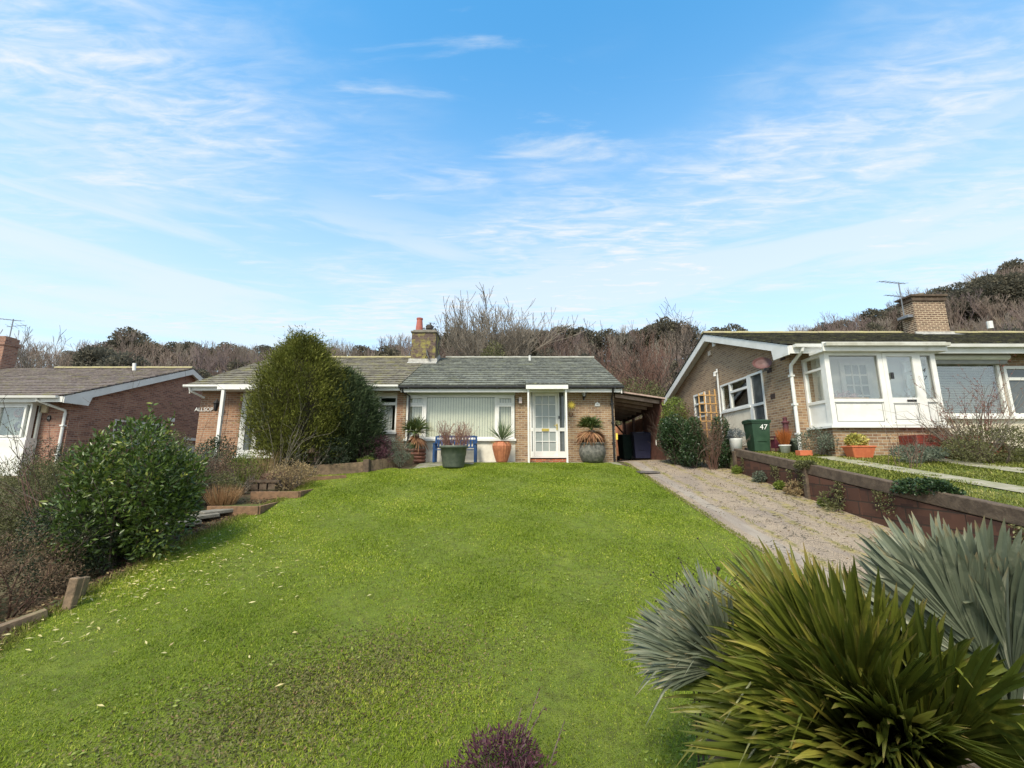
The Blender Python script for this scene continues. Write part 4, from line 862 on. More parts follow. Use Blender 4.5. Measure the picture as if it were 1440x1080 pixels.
MB().obox((cx1, 15.0, 1.45), (cx1, 15.55, 1.93), .06, .08).build('brace', darkwood, cpt); q = MB(); q.obox((cx1-.06, 19.85, 1.2), (cx1-.5, 19.85, 1.75), .05, .06); q.build('brace', darkwood, cpt)
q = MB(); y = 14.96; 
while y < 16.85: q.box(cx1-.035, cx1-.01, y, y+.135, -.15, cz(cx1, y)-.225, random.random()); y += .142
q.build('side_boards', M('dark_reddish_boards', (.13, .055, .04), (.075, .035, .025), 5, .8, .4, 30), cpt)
fn = thing('fence', 'orange-brown board fence glimpsed through the back of the carport', 'fence', (5.4, 18, 0))
q = MB(); y = 17.1
while y < 22: q.box(5.42, 5.45, y, y+.14, -.1, 1.75); y += .15
for k in range(14): q.box(3.7+k*.142, 3.83+k*.142, 21.9, 21.93, -.1, 1.75)
q.build('boards', M('orange_fence_board', (.42, .20, .11), (.30, .14, .08), 4, .8, .3, 30), fn)
q = MB(); 
for y in (17.05, 18.9, 20.7): q.box(5.36, 5.415, y, y+.09, -.1, 1.8)
q.build('post', darkwood, fn)
q = MB(); q.box(3.95, 4.6, 20.3, 20.9, -.1, 2.0); tag(q.build('brick_pier', brick_brown), 'rough brown brick pier at the back of the carport', 'pier')
q = MB(); q.box(3.67, 3.86, 16.4, 16.5, -.06, 1.95); q.box(3.70, 3.83, 16.36, 16.399, 0, 1.9); tag(q.build('white_door_edge', white), 'narrow white door edge standing beside the black downpipe inside the carport', 'door')
def wheelie(name, label, p, w_, d_, h_, mat, rz=0, num=None, wheelmat=black_pl):
    t = thing(name, label, 'wheelie bin', p, None, rz)
    q = MB(); a, b, c, e = w_/2*.82, d_/2*.80, w_/2, d_/2; z0, z1 = .06, h_*.93
    q.add([(-a, -b, z0), (a, -b, z0), (a, b, z0), (-a, b, z0), (-c, -e, z1), (c, -e, z1), (c, e, z1), (-c, e, z1)], [(0, 3, 2, 1), (4, 5, 6, 7), (0, 1, 5, 4), (1, 2, 6, 5), (2, 3, 7, 6), (3, 0, 4, 7)])
    q.build('body', mat, t, bev=.012, world=True)
    q = MB(); q.box(-c-.02, c+.02, -e-.02, e+.02, z1-.045, z1-.004); q.box(-a*.6, a*.6, -e+.02, -e+.035, h_*.35, h_*.36); q.build('rim', mat, t, bev=.006, world=True)
    q = MB(); q.prism([(-e-.035, z1), (e+.03, z1), (e+.03, z1+.03), (e-.05, h_-.005), (-e*.3, h_), (-e-.035, z1+.03)], 0, -c-.025, c+.025); q.build('lid', mat, t, bev=.008, world=True)
    q = MB(); q.tube([(-c*.8, e+.07, h_*.9), (c*.8, e+.07, h_*.9)], .014, 8); q.box(-c*.8, -c*.75, e, e+.08, h_*.88, h_*.92); q.box(c*.75, c*.8, e, e+.08, h_*.88, h_*.92); q.build('handle', wheelmat, t, world=True)
    for s in (-1, 1):
        q = MB(); q.tube([(s*a*.98, b+.03, .09), (s*(a+.05), b+.03, .09)], .09, 14); q.build('wheel', wheelmat, t, world=True)
    return t
b1 = P(879, 600, 17.2); b2 = P(899, 600, 16.6)
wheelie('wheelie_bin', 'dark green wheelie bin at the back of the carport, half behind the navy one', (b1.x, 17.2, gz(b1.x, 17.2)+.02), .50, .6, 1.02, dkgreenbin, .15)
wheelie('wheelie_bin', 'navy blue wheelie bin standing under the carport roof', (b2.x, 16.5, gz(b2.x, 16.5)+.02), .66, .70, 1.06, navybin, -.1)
t47 = (7.12, 12.45, gz(7.12, 12.45)-.02)
bb = wheelie('wheelie_bin', 'green wheelie bin painted with a white 47 beside the right bungalow', t47, .50, .56, .98, greenbin, math.radians(-4))
q = MB(); tx = text('numeral', '47', .21, white, (0, 0, 0), (math.pi/2-.09, 0, 0), None, .002, shear=.15); tx.parent = bb; tx.location = (.04, -.298, .74)
q = MB(); q.box(3.60, 3.66, 14.86, 14.89, .72, .94); tag(q.build('reflector', yellowm), 'yellow reflective strip on the black downpipe at the carport mouth', 'reflector', 'yellow reflectors')
rr_ = P(935, 607, 14.75); q = MB(); q.box(rr_.x-.03, rr_.x+.03, 14.74, 14.76, rr_.z-.1, rr_.z+.1); tag(q.build('reflector', yellowm), 'yellow reflective strip at the hedge end of the carport', 'reflector', 'yellow reflectors')
rr_ = P(911, 614, 15.2); q = MB(); q.box(cx1-.06, cx1-.04, 15.5, 15.56, .55, .75); tag(q.build('reflector', white), 'small white reflective strip on the boards right of the navy bin', 'reflector')
# ================================================================== pots, bench
def gp_(u, v): return onground(u, v)
def fanleaf(mb, hub, d, nrm, L, nseg, half, wd, rnd, droop=.18, fold=.22, jit=.05, grow_=None):
    """a costapalmate leaf: narrow folded segments fused near the hub"""
    hub = Vector(hub); d = Vector(d).normalized(); nrm = Vector(nrm); s = d.cross(nrm).normalized(); nn_ = s.cross(d).normalized()
    for k in range(nseg):
        a = -half+2*half*(k+.5)/nseg+rnd.gauss(0, jit*.5); l = L*(1-.22*(a/half)**2)*rnd.uniform(.88, 1.04)
        dd = (d*math.cos(a)+s*math.sin(a)+nn_*(.18*math.cos(a*1.2)-.05+rnd.gauss(0, jit))).normalized()
        sd_ = dd.cross(nn_).normalized(); up = sd_.cross(dd)
        bow = rnd.gauss(0, .05); kink = rnd.random() < .06
        vs = []; ts = (.02, .2, .45, .7, .88, 1.0); ws = (.16, .62, 1, .92, .55, .05)
        dr = droop*rnd.uniform(.4, 1.5)
        for t, w2 in zip(ts, ws):
            c = hub+dd*(l*t)+Vector((0, 0, -1))*(dr*l*t*t*t+(max(0, t-.6)*l*.9 if kink else 0))+sd_*(bow*l*t*t)
            hw = wd*w2*.5; vs += [c-sd_*hw+up*hw*fold*2, c-up*0, c+sd_*hw+up*hw*fold*2]
        fs = []
        for i in range(len(ts)-1):
            b = i*3; fs += [(b, b+1, b+4, b+3), (b+1, b+2, b+5, b+4)]
        b0 = len(mb.v); mb.add(vs, fs, min(.99, max(.01, rnd.gauss(.45, .24)))); ru = rnd.random()*9
        for i, t in enumerate(ts):
            for j in range(3): mb.luv[b0+i*3+j] = (ru+(j-1)*.5*ws[i], t)
def palm_material(name, c1, c2, tip, rough=.38):
    m = bpy.data.materials.new(name); m.use_nodes = True; nn = NT(m.node_tree); nn.n.clear()
    cr = nn('ShaderNodeValToRGB'); nn.l.new(attr(nn, 'v'), cr.inputs[0]); e = cr.color_ramp.elements
    e[0].color = tuple(c1)+(1,); e[1].color = tuple(c2)+(1,); e[1].position = .8; x = e.new(1.0); x.color = tuple(tip)+(1,)
    o = nn('ShaderNodeTexCoord').outputs['Object']
    uvm = nn('ShaderNodeUVMap', uv_map='leafuv').outputs[0]
    vein = nn.noise(nn('ShaderNodeMapping', inp={0: uvm, 'Scale': (26, 1.6, 1)}).outputs[0], 1.0, 3, .6)
    su = nn('ShaderNodeSeparateXYZ', inp={0: uvm})
    col_ = nn.mixc(nn.math('MULTIPLY', nn.ramp(vein, .38, .62), .42), cr.outputs[0], tuple(k*.45 for k in c2))
    col_ = nn.mixc(nn.math('MULTIPLY', nn.ramp(nn.noise(o, 7, 5, .7), .52, .72), .45), col_, tip)
    tipf = nn.math('MULTIPLY', nn.ramp(nn.math('ADD', su.outputs[1], nn.math('MULTIPLY', nn.noise(o, 30, 3), .25)), .96, 1.16), nn.math('MULTIPLY', nn.ramp(attr(nn, 'v'), .25, .75), .7))
    col_ = nn.mixc(tipf, col_, (.30, .20, .09))
    p = nn('ShaderNodeBsdfPrincipled', inp={'Base Color': col_, 'Roughness': rough, 'Specular IOR Level': .45})
    bp = nn('ShaderNodeBump', inp={'Strength': .35, 'Distance': .002, 'Height': vein}); nn.l.new(bp.outputs[0], p.inputs['Normal'])
    t = nn('ShaderNodeBsdfTranslucent', inp={'Color': col_}); sh_ = nn('ShaderNodeMixShader', inp={0: .18, 1: p.outputs[0], 2: t.outputs[0]})
    nn('ShaderNodeOutputMaterial', inp={0: sh_.outputs[0]}); return m
pm_green = palm_material('palm_green', (.035, .055, .012), (.10, .13, .022), (.22, .20, .03))
pm_small = palm_material('small_palm_green', (.05, .09, .02), (.11, .15, .04), (.26, .22, .06))
pm_dead = palm_material('dead_frond', (.16, .07, .035), (.36, .18, .08), (.45, .28, .14), .7)
def potpalm(name, label, base, trunk_h, L, nf, mat, seed, wd=.03, dead=0, nseg=16, elev=(.1, 1.3), petl=.25, sub=None):
    t = thing(name, label, 'palm', base); rnd = random.Random(seed)
    B = Vector(base); q = MB(); n_ = 8
    q.tube([B+Vector((0, 0, trunk_h*i/n_)) for i in range(n_+1)], [.10*(1+.15*(i % 2)) for i in range(n_+1)], 10); q.build('trunk', bark, t)
    top = B+Vector((0, 0, trunk_h))
    for i in range(nf+dead):
        isd = i >= nf; az = rnd.uniform(0, 6.283); el = rnd.uniform(*elev) if not isd else rnd.uniform(-1.3, -.5)
        d = Vector((math.cos(az)*math.cos(el), math.sin(az)*math.cos(el), math.sin(el)))
        hub = top+d*petl*rnd.uniform(.7, 1.2)+Vector((0, 0, .03)); q = MB(); q.obox(top, hub, .015, .008)
        nrm = (Vector((0, 0, 1))-d*d.z+Vector((rnd.gauss(0, .2), rnd.gauss(0, .2), .1))).normalized()
        fanleaf(q, hub, d, nrm, L*rnd.uniform(.8, 1.1), nseg, 1.0 if not isd else .6, wd, rnd, .25)
        q.build('frond', pm_dead if isd else mat, t)
    return t
def pot(name, label, base, prof, mat, cat='plant pot', rib=0, n=28, soilz=None, soilr=None):
    t = thing(name, label, cat, base); B = Vector(base)
    q = MB(); q.lathe([(r, B.z+z) for r, z in prof], B.x, B.y, n, rib=rib); q.build('bowl', mat, t, smooth=not rib)
    if soilz: q = MB(); q.lathe([(.001, B.z+soilz+.02), (soilr*.6, B.z+soilz+.015), (soilr, B.z+soilz)], B.x, B.y, 16); q.build('earth', soil, t)
    return t
# blue bench
b = P(640, 640, 14.45); bz = gz(b.x, 14.45)
bn = thing('garden_bench', 'blue painted wooden bench under the wide window, behind the green planter', 'bench', (b.x, 14.45, bz))
hw = .68
for s in (-1, 1):
    for yy, h_ in ((14.25, .60), (14.68, .88)):
        q = MB(); q.box(b.x+s*hw-.035, b.x+s*hw+.035, yy-.03, yy+.03, bz, bz+h_); q.build('leg', bluep, bn, bev=.004)
    q = MB(); q.box(b.x+s*hw-.04, b.x+s*hw+.04, 14.2, 14.65, bz+.60, bz+.635); q.build('armrest', bluep, bn, bev=.004)
q = MB()
for k in range(5): q.box(b.x-hw+.036, b.x+hw-.036, 14.22+k*.085, 14.29+k*.085, bz+.40, bz+.425)
q.build('seat', bluep, bn)
q = MB(); q.box(b.x-hw+.036, b.x+hw-.036, 14.665, 14.695, bz+.83, bz+.90); q.box(b.x-hw+.036, b.x+hw-.036, 14.665, 14.695, bz+.48, bz+.53); q.box(b.x-hw+.036, b.x+hw-.036, 14.665, 14.695, bz+.72, bz+.76)
for k in range(12): x = b.x-hw+.08+k*(2*hw-.16)/11; q.box(x-.03, x+.03, 14.668, 14.692, bz+.53, bz+.72); q.box(x-.015, x+.015, 14.668, 14.692, bz+.76, bz+.83)
q.build('backrest', bluep, bn)
# green planter with dried plant
b = gp_(635, 661); B = (b.x, b.y+.38, gz(b.x, b.y+.38))
pot('planter', 'large round grey-green planter with dried stems in front of the blue bench', B, [(.001, .0), (.31, .0), (.33, .04), (.37, .35), (.385, .37), (.40, .58), (.44, .585), (.455, .66), (.43, .665), (.42, .60), (.40, .57)], potgreen, soilz=.58, soilr=.41)
def drystems(name, label, base, h, r, n_, mat, leafm, seed, leaves=300, L=.05, lean=.35, cat='plant'):
    t = thing(name, label, cat, base); rnd = random.Random(seed); segs = []; tips = []
    for i in range(n_):
        a = rnd.uniform(0, 6.28); rr = r*math.sqrt(rnd.random()); p = Vector((rr*math.cos(a), rr*math.sin(a), 0))
        d = Vector((math.cos(a)*lean*rnd.random(), math.sin(a)*lean*rnd.random(), 1)).normalized()
        grow(rnd, p, d, h*rnd.uniform(.4, .7), .007, 1, segs, up=.2, split=2, ang=.4, rmin=.003, tips=tips)
    segmesh('stem', segs, mat, t)
    if leaves:
        idx = [rnd.choice(segs) for _ in range(leaves)]; p = np.array([np.array(s[0])+(np.array(s[1])-np.array(s[0]))*rnd.random() for s in idx]); D = np.random.normal(size=p.shape)+[0, 0, .3]
        leafcloud('leaf', p, D, L, L*.45, leafm, t)
    return t
lm_dry = leafmat('dried_leaf', (.20, .11, .075), (.40, .26, .18), (.48, .38, .24), .8)
lm_dry2 = leafmat('straw_leaf', (.24, .17, .09), (.38, .28, .14), (.34, .32, .12), .8)
drystems('dried_plant', 'bare pinkish dried stems growing from the green planter', (B[0], B[1], B[2]+.6), .78, .38, 100, M('pink_brown_stem', (.30, .15, .12), (.22, .12, .09), 9, .9), lm_dry, 31, 600, .055, .7)
# terracotta pot with yucca
b = gp_(706, 650); B = (b.x, 14.45, gz(b.x, 14.45))
pot('terracotta_pot', 'tall rounded terracotta pot with swirled ribs beneath the right end of the wide window', B, [(.001, .0), (.17, .0), (.19, .03), (.25, .22), (.31, .45), (.32, .54), (.28, .64), (.24, .67), (.27, .70), (.24, .70), (.22, .66)], terracotta, rib=.02, n=40, soilz=.66, soilr=.22)
t = thing('yucca', 'spiky green yucca growing out of the terracotta pot', 'yucca', (B[0], B[1], B[2]+.66)); rnd = random.Random(4)
lm_yuc = leafmat('yucca_leaf', (.09, .14, .06), (.18, .24, .12), (.30, .34, .20), .45)
ps = []; ds_ = []
for i in range(90):
    a = rnd.uniform(0, 6.28); el = rnd.uniform(.1, 1.45)**1; ds_.append((math.cos(a)*math.cos(el), math.sin(a)*math.cos(el), math.sin(el)+.2)); ps.append((0, 0, .04+.1*rnd.random()))
leafcloud('foliage', ps, ds_, np.random.uniform(.5, .75, 90), .028, lm_yuc, t)
ps = [(0, 0, .03)]*26; ds_ = [(math.cos(a)*1, math.sin(a), rnd.uniform(-.35, .0)) for a in [rnd.uniform(0, 6.28) for _ in range(26)]]; leafcloud('dead_leaf', ps, ds_, .5, .03, lm_dry2, t)
# big grey pot with palm
b = gp_(833, 650); B = (P(833, 640, 14.4).x, 14.4, gz(b.x, 14.4)-.02)
pot('stone_pot', 'big squat dark grey speckled stone pot under the white house-shaped plaque', B, [(.001, 0), (.28, 0), (.36, .08), (.435, .28), (.44, .42), (.40, .56), (.385, .60), (.42, .62), (.42, .66), (.37, .66), (.35, .6)], potgrey, soilz=.61, soilr=.36)
potpalm('fan_palm', 'palm with a skirt of brown dead fronds and green top, in the grey stone pot', (B[0], B[1], B[2]+.62), .46, .50, 22, pm_small, 9, .04, 44, 14, (.35, 1.45), .14)
# log roll planter and its palm
b = P(584, 640, 14.3); t = thing('log_planter', 'round planter of stacked reddish brown log rolls under the small palm', 'planter', (b.x, 14.3, gz(b.x, 14.3)))
for k in range(4):
    q = MB(); z = t.location.z+.06+k*.115; pts = []
    q.tube([(b.x+.30*math.cos(a), 14.3+.26*math.sin(a), z) for a in [i*math.pi/8 for i in range(17)]], .058, 8); q.build('log', M('log_brown%d' % k, (.20, .08, .05), (.12, .055, .04), 9, .7, .3, 30), t)
MB().lathe([(.001, t.location.z+.44), (.27, t.location.z+.42)], b.x, 14.3, 14).build('earth', soil, t)
potpalm('fan_palm', 'small fan palm with dark trunk in front of the left end of the wide window', (b.x, 14.3, t.location.z+.42), .52, .55, 18, pm_small, 12, .034, 5, 16, (-.05, 1.3), .16)
mkshrub('pot_plant', 'small pale green plant at the foot of the small fan palm', 'plant', (b.x-.02, 14.1, t.location.z+.42), .26, .16, .12, 500, .05, .03, leafmat('pale_green_leaf', (.12, .18, .07), (.24, .30, .14)), 5, 33, stems=2, sr=.004)
# ================================================================== timber beds
def plank(name, label, pts, h, th, mat, dz=0, cat='edging', follow=True, postat=()):
    q = MB()
    for i in range(len(pts)-1):
        (xa, ya), (xb, yb) = pts[i], pts[i+1]; za, zb = gz(xa, ya)+dz, gz(xb, yb)+dz
        if not follow: za = zb = max(za, zb)
        q.obox((xa, ya, za+h/2-.1), (xb, yb, zb+h/2-.1), th, h+.2)
    return q
t = thing('raised_bed', 'raised bed wall of weathered brown sleepers with a dark corner post, above the lawn', 'raised bed', (-4.3, 12.7, -.4))
pl_ = [(-5.45, 12.15), (-4.30, 12.62)]
q = plank('a', '', pl_, .30, .07, sleeperw, 0, follow=True); q.build('front_board', sleeperw, t, bev=.006)
q = MB(); N_ = 9
for i in range(N_):
    xa, ya = lerp(-4.15, -3.06, i/N_), lerp(12.76, 14.2, i/N_); xb, yb = lerp(-4.15, -3.06, (i+.96)/N_), lerp(12.76, 14.2, (i+.96)/N_); z = gz((xa+xb)/2, (ya+yb)/2)
    q.obox((xa, ya, z+.06), (xb, yb, z+.06+.01*random.random()), .06, .5)
q.build('side_boards', sleeperw, t)
z = gz(-4.2, 12.7); MB().box(-4.31, -4.14, 12.55, 12.74, z-.2, z+.36).build('corner_post', sleeperd, t, bev=.008)
def soilpatch(poly, h):
    q = MB(); q.prism(poly, 2, -1.2, h); o_ = q.build('bed_soil', soil); return tag(o_, kind='structure')
soilpatch([(-5.45, 12.2), (-4.25, 12.7), (-3.1, 14.25), (-3.1, 14.9), (-9, 14.9), (-9, 12.1)], -.12)
def boxbed(label, pts, ztop, h, mat, seed, inner):
    t = thing('step_planter', label, 'planter box', (pts[1][0], pts[1][1], ztop)); q = MB()
    for i in range(len(pts)-1): q.obox((pts[i][0], pts[i][1], ztop-h/2), (pts[i+1][0], pts[i+1][1], ztop-h/2+.002*i), .06, h)
    q.build('board', mat, t, bev=.004)
    q = MB(); q.prism(inner, 2, ztop-h, ztop-.03); q.build('earth', gmat('mossy_bed%d' % seed, [(.09, .10, .03), (.08, .06, .04), (.14, .15, .04)], 3), t)
a = onground(322, 724); b = onground(363, 725); c = onground(394, 705); print('bed', a, b, c)
zt = gz(c.x, c.y)+.06
boxbed('lowest timber-edged planter step beside the lawn, mossy on top', [(b.x-1.0, b.y+.03), (b.x, b.y), (c.x-.02, c.y+.1)], gz(b.x, b.y)+.17, .24, boardw, 1, [(b.x-1.0, b.y+.05), (b.x-.03, b.y+.02), (c.x-.05, c.y+.1), (c.x-1.1, c.y+.25)])
a = onground(420, 701); b = onground(436, 690)
boxbed('orange-brown board planter step above the lowest one', [(a.x-1.0, a.y-.1), (a.x, a.y), (b.x, b.y+.2)], gz(a.x, a.y)+.15, .22, boardw, 2, [(a.x-1.0, a.y-.08), (a.x-.03, a.y+.02), (b.x-.04, b.y+.2), (b.x-1.1, b.y+.4)])
a = onground(462, 678); b = onground(490, 674)
q = MB(); q.obox((a.x-.6, a.y+.05, gz(a.x, a.y)+.05), (b.x-.1, b.y+.1, gz(b.x, b.y)+.04), .06, .14); tag(q.build('edging_board', boardw, bev=.005), 'short low edging board below the sleeper raised bed', 'edging')
rnd = random.Random(3)
for k, (u, v, lb_) in enumerate(((255, 748, 'flat grey edging slab nearest the glossy shrub'), (283, 737, 'flat pale edging slab, second from the glossy shrub'), (310, 729, 'flat pale edging slab touching the lowest timber planter'))):
    p = onground(u, v); q = MB(); ang = .9; dx_, dy_ = math.cos(ang)*.28, math.sin(ang)*.28; q.obox((p.x-.12-dx_, p.y-dy_+.1, p.z+.10), (p.x-.12+dx_, p.y+dy_+.1, p.z+.13), .3, .07); tag(q.build('edging_slab', concrete, bev=.012), lb_, 'stone slab')
for k, (u, v, lb_, hh_) in enumerate(((86, 862, 'short weathered timber post standing at the near left lawn edge', .34), (101, 848, 'thin weathered timber stake just behind the short post', .26))):
    p = onground(u, v); q = MB(); q.obox((p.x, p.y+.05, p.z-.2), (p.x+.03, p.y+.08, p.z+hh_), .10-.04*k, .08, up=(0, 1, 0)); tag(q.build('timber_post', sleeperw, bev=.008), lb_, 'post')
a = onground(3, 905); b = onground(62, 872); q = MB(); q.obox((a.x-.5, a.y-.35, a.z-.08), (b.x+.0, b.y+.02, b.z+.04), .09, .14); q.obox((a.x-.4, a.y-.35, a.z-.12), (b.x-.1, b.y-.12, b.z-.04), .07, .10); tag(q.build('lawn_edging', sleeperw, bev=.006), 'weathered sleeper edging at the far left bottom of the lawn', 'edging')
# ================================================================== retaining wall on the right
def wtop(y): return -.59+.138*(y-5.44)
blockm = brickmat('painted_block', (.12, .058, .04), (.085, .042, .03), (.05, .036, .028), (.05, .028, .024), moss=((.07, .075, .035), .58, .80))
for nd in blockm.node_tree.nodes:
    if nd.bl_idname == 'ShaderNodeTexBrick': nd.inputs['Brick Width'].default_value = .46; nd.inputs['Row Height'].default_value = .24; nd.inputs['Mortar Size'].default_value = .012
rw = thing('retaining_wall', 'dark red block retaining wall topped with old sleepers along the right of the driveway', 'wall', (6.3, 8, -.8))
q = MB(); y = 2.5
while y < 12.1:
    b_ = min(y+.9, 12.1); zt = wtop(y)-.2; q.prism([(y, gz(6, y)-.3), (b_, gz(6, b_)-.3), (b_, wtop(b_)-.22), (y, wtop(y)-.22)], 0, 6.25+random.uniform(-.012, .012), 6.42, .2); y = b_
q.build('block_course', blockm, rw)
q = MB()
for y, b_ in ((2.5, 4.85), (4.87, 7.2), (7.22, 9.3), (9.32, 12.15)): q.obox((6.31, y, wtop(y)-.1), (6.31, b_, wtop(b_)-.1), .15, .21)
q.build('top_sleeper', sleeperd, rw, bev=.012)
for y in (9.25, 12.1):
    MB().box(6.19, 6.255, y-.06, y+.06, gz(6.1, y)-.1, wtop(y)-.06).build('post', sleeperd, rw, bev=.01)
# ================================================================== pots by the right bungalow
lm_lav = leafmat('grey_lavender', (.10, .12, .12), (.20, .22, .23), (.30, .28, .32))
p = (6.55, 12.25, gz(6.55, 12.25)); pp = P(1035, 610, 12.25); p = (pp.x, 12.3, gz(pp.x, 12.3)+.02)
pot('white_pot', 'tall white pot left of the green bin', p, [(.001, 0), (.13, 0), (.17, .38), (.18, .40), (.15, .40), (.14, .36)], white, soilz=.36, soilr=.15)
mkshrub('lavender', 'grey-green lavender clump in the tall white pot', 'plant', (p[0], p[1], p[2]+.36), .34, .24, .2, 900, .06, .012, lm_lav, 6, 41, stems=3, sr=.004)
q = MB(); pp = P(1091, 620, 12.3); z0 = gz(pp.x, 12.2)
t = thing('metal_stand', 'dark red metal plant stand between the green bin and the orange grass', 'plant stand', (pp.x, 12.2, z0))
q = MB()
for i in (-1, 1):
    for j in (-1, 1): q.box(pp.x+i*.17-.012, pp.x+i*.17+.012, 12.2+j*.14-.012, 12.2+j*.14+.012, z0, z0+.42)
q.build('leg', M('burgundy_metal', (.14, .03, .045), (.10, .02, .03), 8, .5), t)
q = MB(); q.box(pp.x-.19, pp.x+.19, 12.04, 12.36, z0+.42, z0+.45); q.box(pp.x-.17, pp.x+.17, 12.07, 12.33, z0+.12, z0+.14); q.box(pp.x-.15, pp.x+.15, 12.09, 12.31, z0+.14, z0+.36); q.build('shelf', M('burgundy_metal2', (.12, .03, .045), (.08, .02, .03), 8, .5), t)
q = MB(); q.lathe([(.001, z0+.45), (.05, z0+.45), (.07, z0+.52), (.06, z0+.52), (.02, z0+.47)], pp.x+.05, 12.15, 12); tag(q.build('small_bowl', white), 'tiny white bowl on the dark red metal stand', 'bowl')
pp = P(1104, 630, 11.7); z0 = gz(pp.x, 11.7)+.01
pot('white_pot', 'small round white pot under the orange grass', (pp.x, 11.7, z0), [(.001, 0), (.10, 0), (.13, .19), (.15, .20), (.15, .225), (.12, .225), (.11, .18)], white, soilz=.19, soilr=.12)
lm_or = leafmat('orange_grass', (.30, .09, .02), (.48, .16, .04), (.55, .24, .08), .7)
t = thing('ornamental_grass', 'tuft of rusty orange grass in the small white pot', 'plant', (pp.x, 11.7, z0+.18)); k = 700; a = np.random.rand(k)*6.28; rr = np.random.rand(k)*.09
leafcloud('blade', np.stack([rr*np.cos(a), rr*np.sin(a), rr*0], 1), np.stack([np.cos(a)*np.random.rand(k)*.45, np.sin(a)*np.random.rand(k)*.45, np.ones(k)], 1), np.random.uniform(.25, .55, k), .009, lm_or, t)
pp = P(1122, 628, 11.7); z0 = gz(pp.x, 11.8)+.01
pot('green_tub', 'small grey-green lidded tub left of the white downpipe of the right bungalow', (pp.x, 11.8, z0), [(.001, 0), (.12, 0), (.13, .30), (.15, .31), (.14, .36), (.02, .40), (.001, .40)], potgreen)
pp = P(1131, 640, 11.1); z0 = gz(pp.x, 11.1)+.01
q = MB(); q.box(pp.x-.16, pp.x+.16, 11.0, 11.2, z0, z0+.14); tag(q.build('terracotta_box', terr_or, bev=.01), 'low orange terracotta box on the grass below the white porch corner', 'plant pot')
pp = P(1118, 590, 11.95); z0 = gz(pp.x, 12)
q = MB(); q.tube([(7.62, 11.9, .2), (7.62, 11.9, 1.02)], .07, 10); q.lathe([(.09, 1.02), (.10, 1.06), (.05, 1.1), (.06, 1.18), (.001, 1.22)], 7.62, 11.9, 10); tag(q.build('dark_post', M('dark_maroon', (.10, .03, .035), (.07, .025, .03), 8, .6)), 'dark maroon post with round finial beside the white downpipe on the right', 'post')
# orange trough with yellow-green plant
pp = P(1203, 630, 10.6); z0 = gz(pp.x, 10.5)+.01
t = thing('plant_trough', 'orange plastic trough in front of the right porch plinth', 'planter', (pp.x, 10.5, z0))
q = MB(); q.add([(pp.x-.22, 10.38, z0), (pp.x+.22, 10.38, z0), (pp.x+.22, 10.62, z0), (pp.x-.22, 10.62, z0), (pp.x-.29, 10.33, z0+.27), (pp.x+.29, 10.33, z0+.27), (pp.x+.29, 10.67, z0+.27), (pp.x-.29, 10.67, z0+.27)], [(0, 3, 2, 1), (4, 5, 6, 7), (0, 1, 5, 4), (1, 2, 6, 5), (2, 3, 7, 6), (3, 0, 4, 7)]); q.build('tub', terr_or, t, bev=.01)
q = MB(); q.box(pp.x-.30, pp.x+.30, 10.32, 10.68, z0+.25, z0+.29); q.build('rim', terr_or, t, bev=.008)
mkshrub('variegated_plant', 'yellow and cream variegated plant in the orange trough', 'plant', (pp.x, 10.5, z0+.27), .30, .28, .17, 1300, .06, .04, leafmat('yellow_leaf', (.22, .25, .05), (.62, .52, .14), (.75, .70, .40)), 7, 44, stems=3, sr=.004)
# trellis
ty = 13.3; ta, tb = P(983, 560, ty), P(1006, 560, ty); z0, z1 = .3, P(990, 547, ty).z
q = MB()
for k in range(4):
    x = lerp(ta.x, tb.x, k/3); q.box(x-.018, x+.018, ty, ty+.03, -.1, z1-.05*(3-k))
for k in range(7): z = lerp(z0+.1, z1-.2, k/6); q.box(ta.x-.03, tb.x+.03, ty-.02, ty-.001, z-.015, z+.015)
tag(q.build('trellis', trellisw), 'golden timber trellis rising above the hedge in front of the right gable', 'trellis')
# ================================================================== garden plants
lm_conif = leafmat('golden_conifer', (.05, .055, .016), (.19, .205, .035), (.38, .36, .09), .7, .2, .2)
lm_conif2 = leafmat('blue_green_conifer', (.03, .05, .022), (.085, .115, .05), (.16, .19, .09), .7, .2, .2)
lm_gloss = leafmat('glossy_leaf', (.03, .055, .012), (.10, .155, .028), (.42, .44, .09), .33, .2, .5)
lm_ivy = leafmat('ivy_leaf', (.015, .035, .012), (.05, .09, .03), (.10, .15, .05), .4, .2, .5)
lm_lime = leafmat('lime_leaf', (.08, .12, .02), (.20, .25, .04), (.34, .38, .10), .5)
lm_olive = leafmat('olive_leaf', (.07, .075, .03), (.16, .16, .06), (.28, .27, .13), .7)
lm_burg = leafmat('burgundy_leaf', (.05, .018, .03), (.13, .05, .07), (.22, .11, .11), .5)
lm_dark = leafmat('dark_leaf', (.015, .028, .016), (.045, .065, .03), (.09, .11, .05), .5)
lm_grey = leafmat('grey_green_leaf', (.07, .09, .06), (.17, .20, .14), (.30, .33, .24), .7)
lm_brown = leafmat('brown_leaf', (.09, .055, .035), (.20, .14, .085), (.30, .23, .13), .8)
lm_pink = leafmat('red_twig_leaf', (.16, .045, .04), (.26, .09, .07), (.36, .16, .10), .7)
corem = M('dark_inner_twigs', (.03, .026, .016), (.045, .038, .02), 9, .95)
def at(u, v, Y, dz=0):
    x = P(u, v, Y).x; return (x, Y, gz(x, Y)+dz)
def ht(u, v, Y, base): return P(u, v, Y).z-base[2]
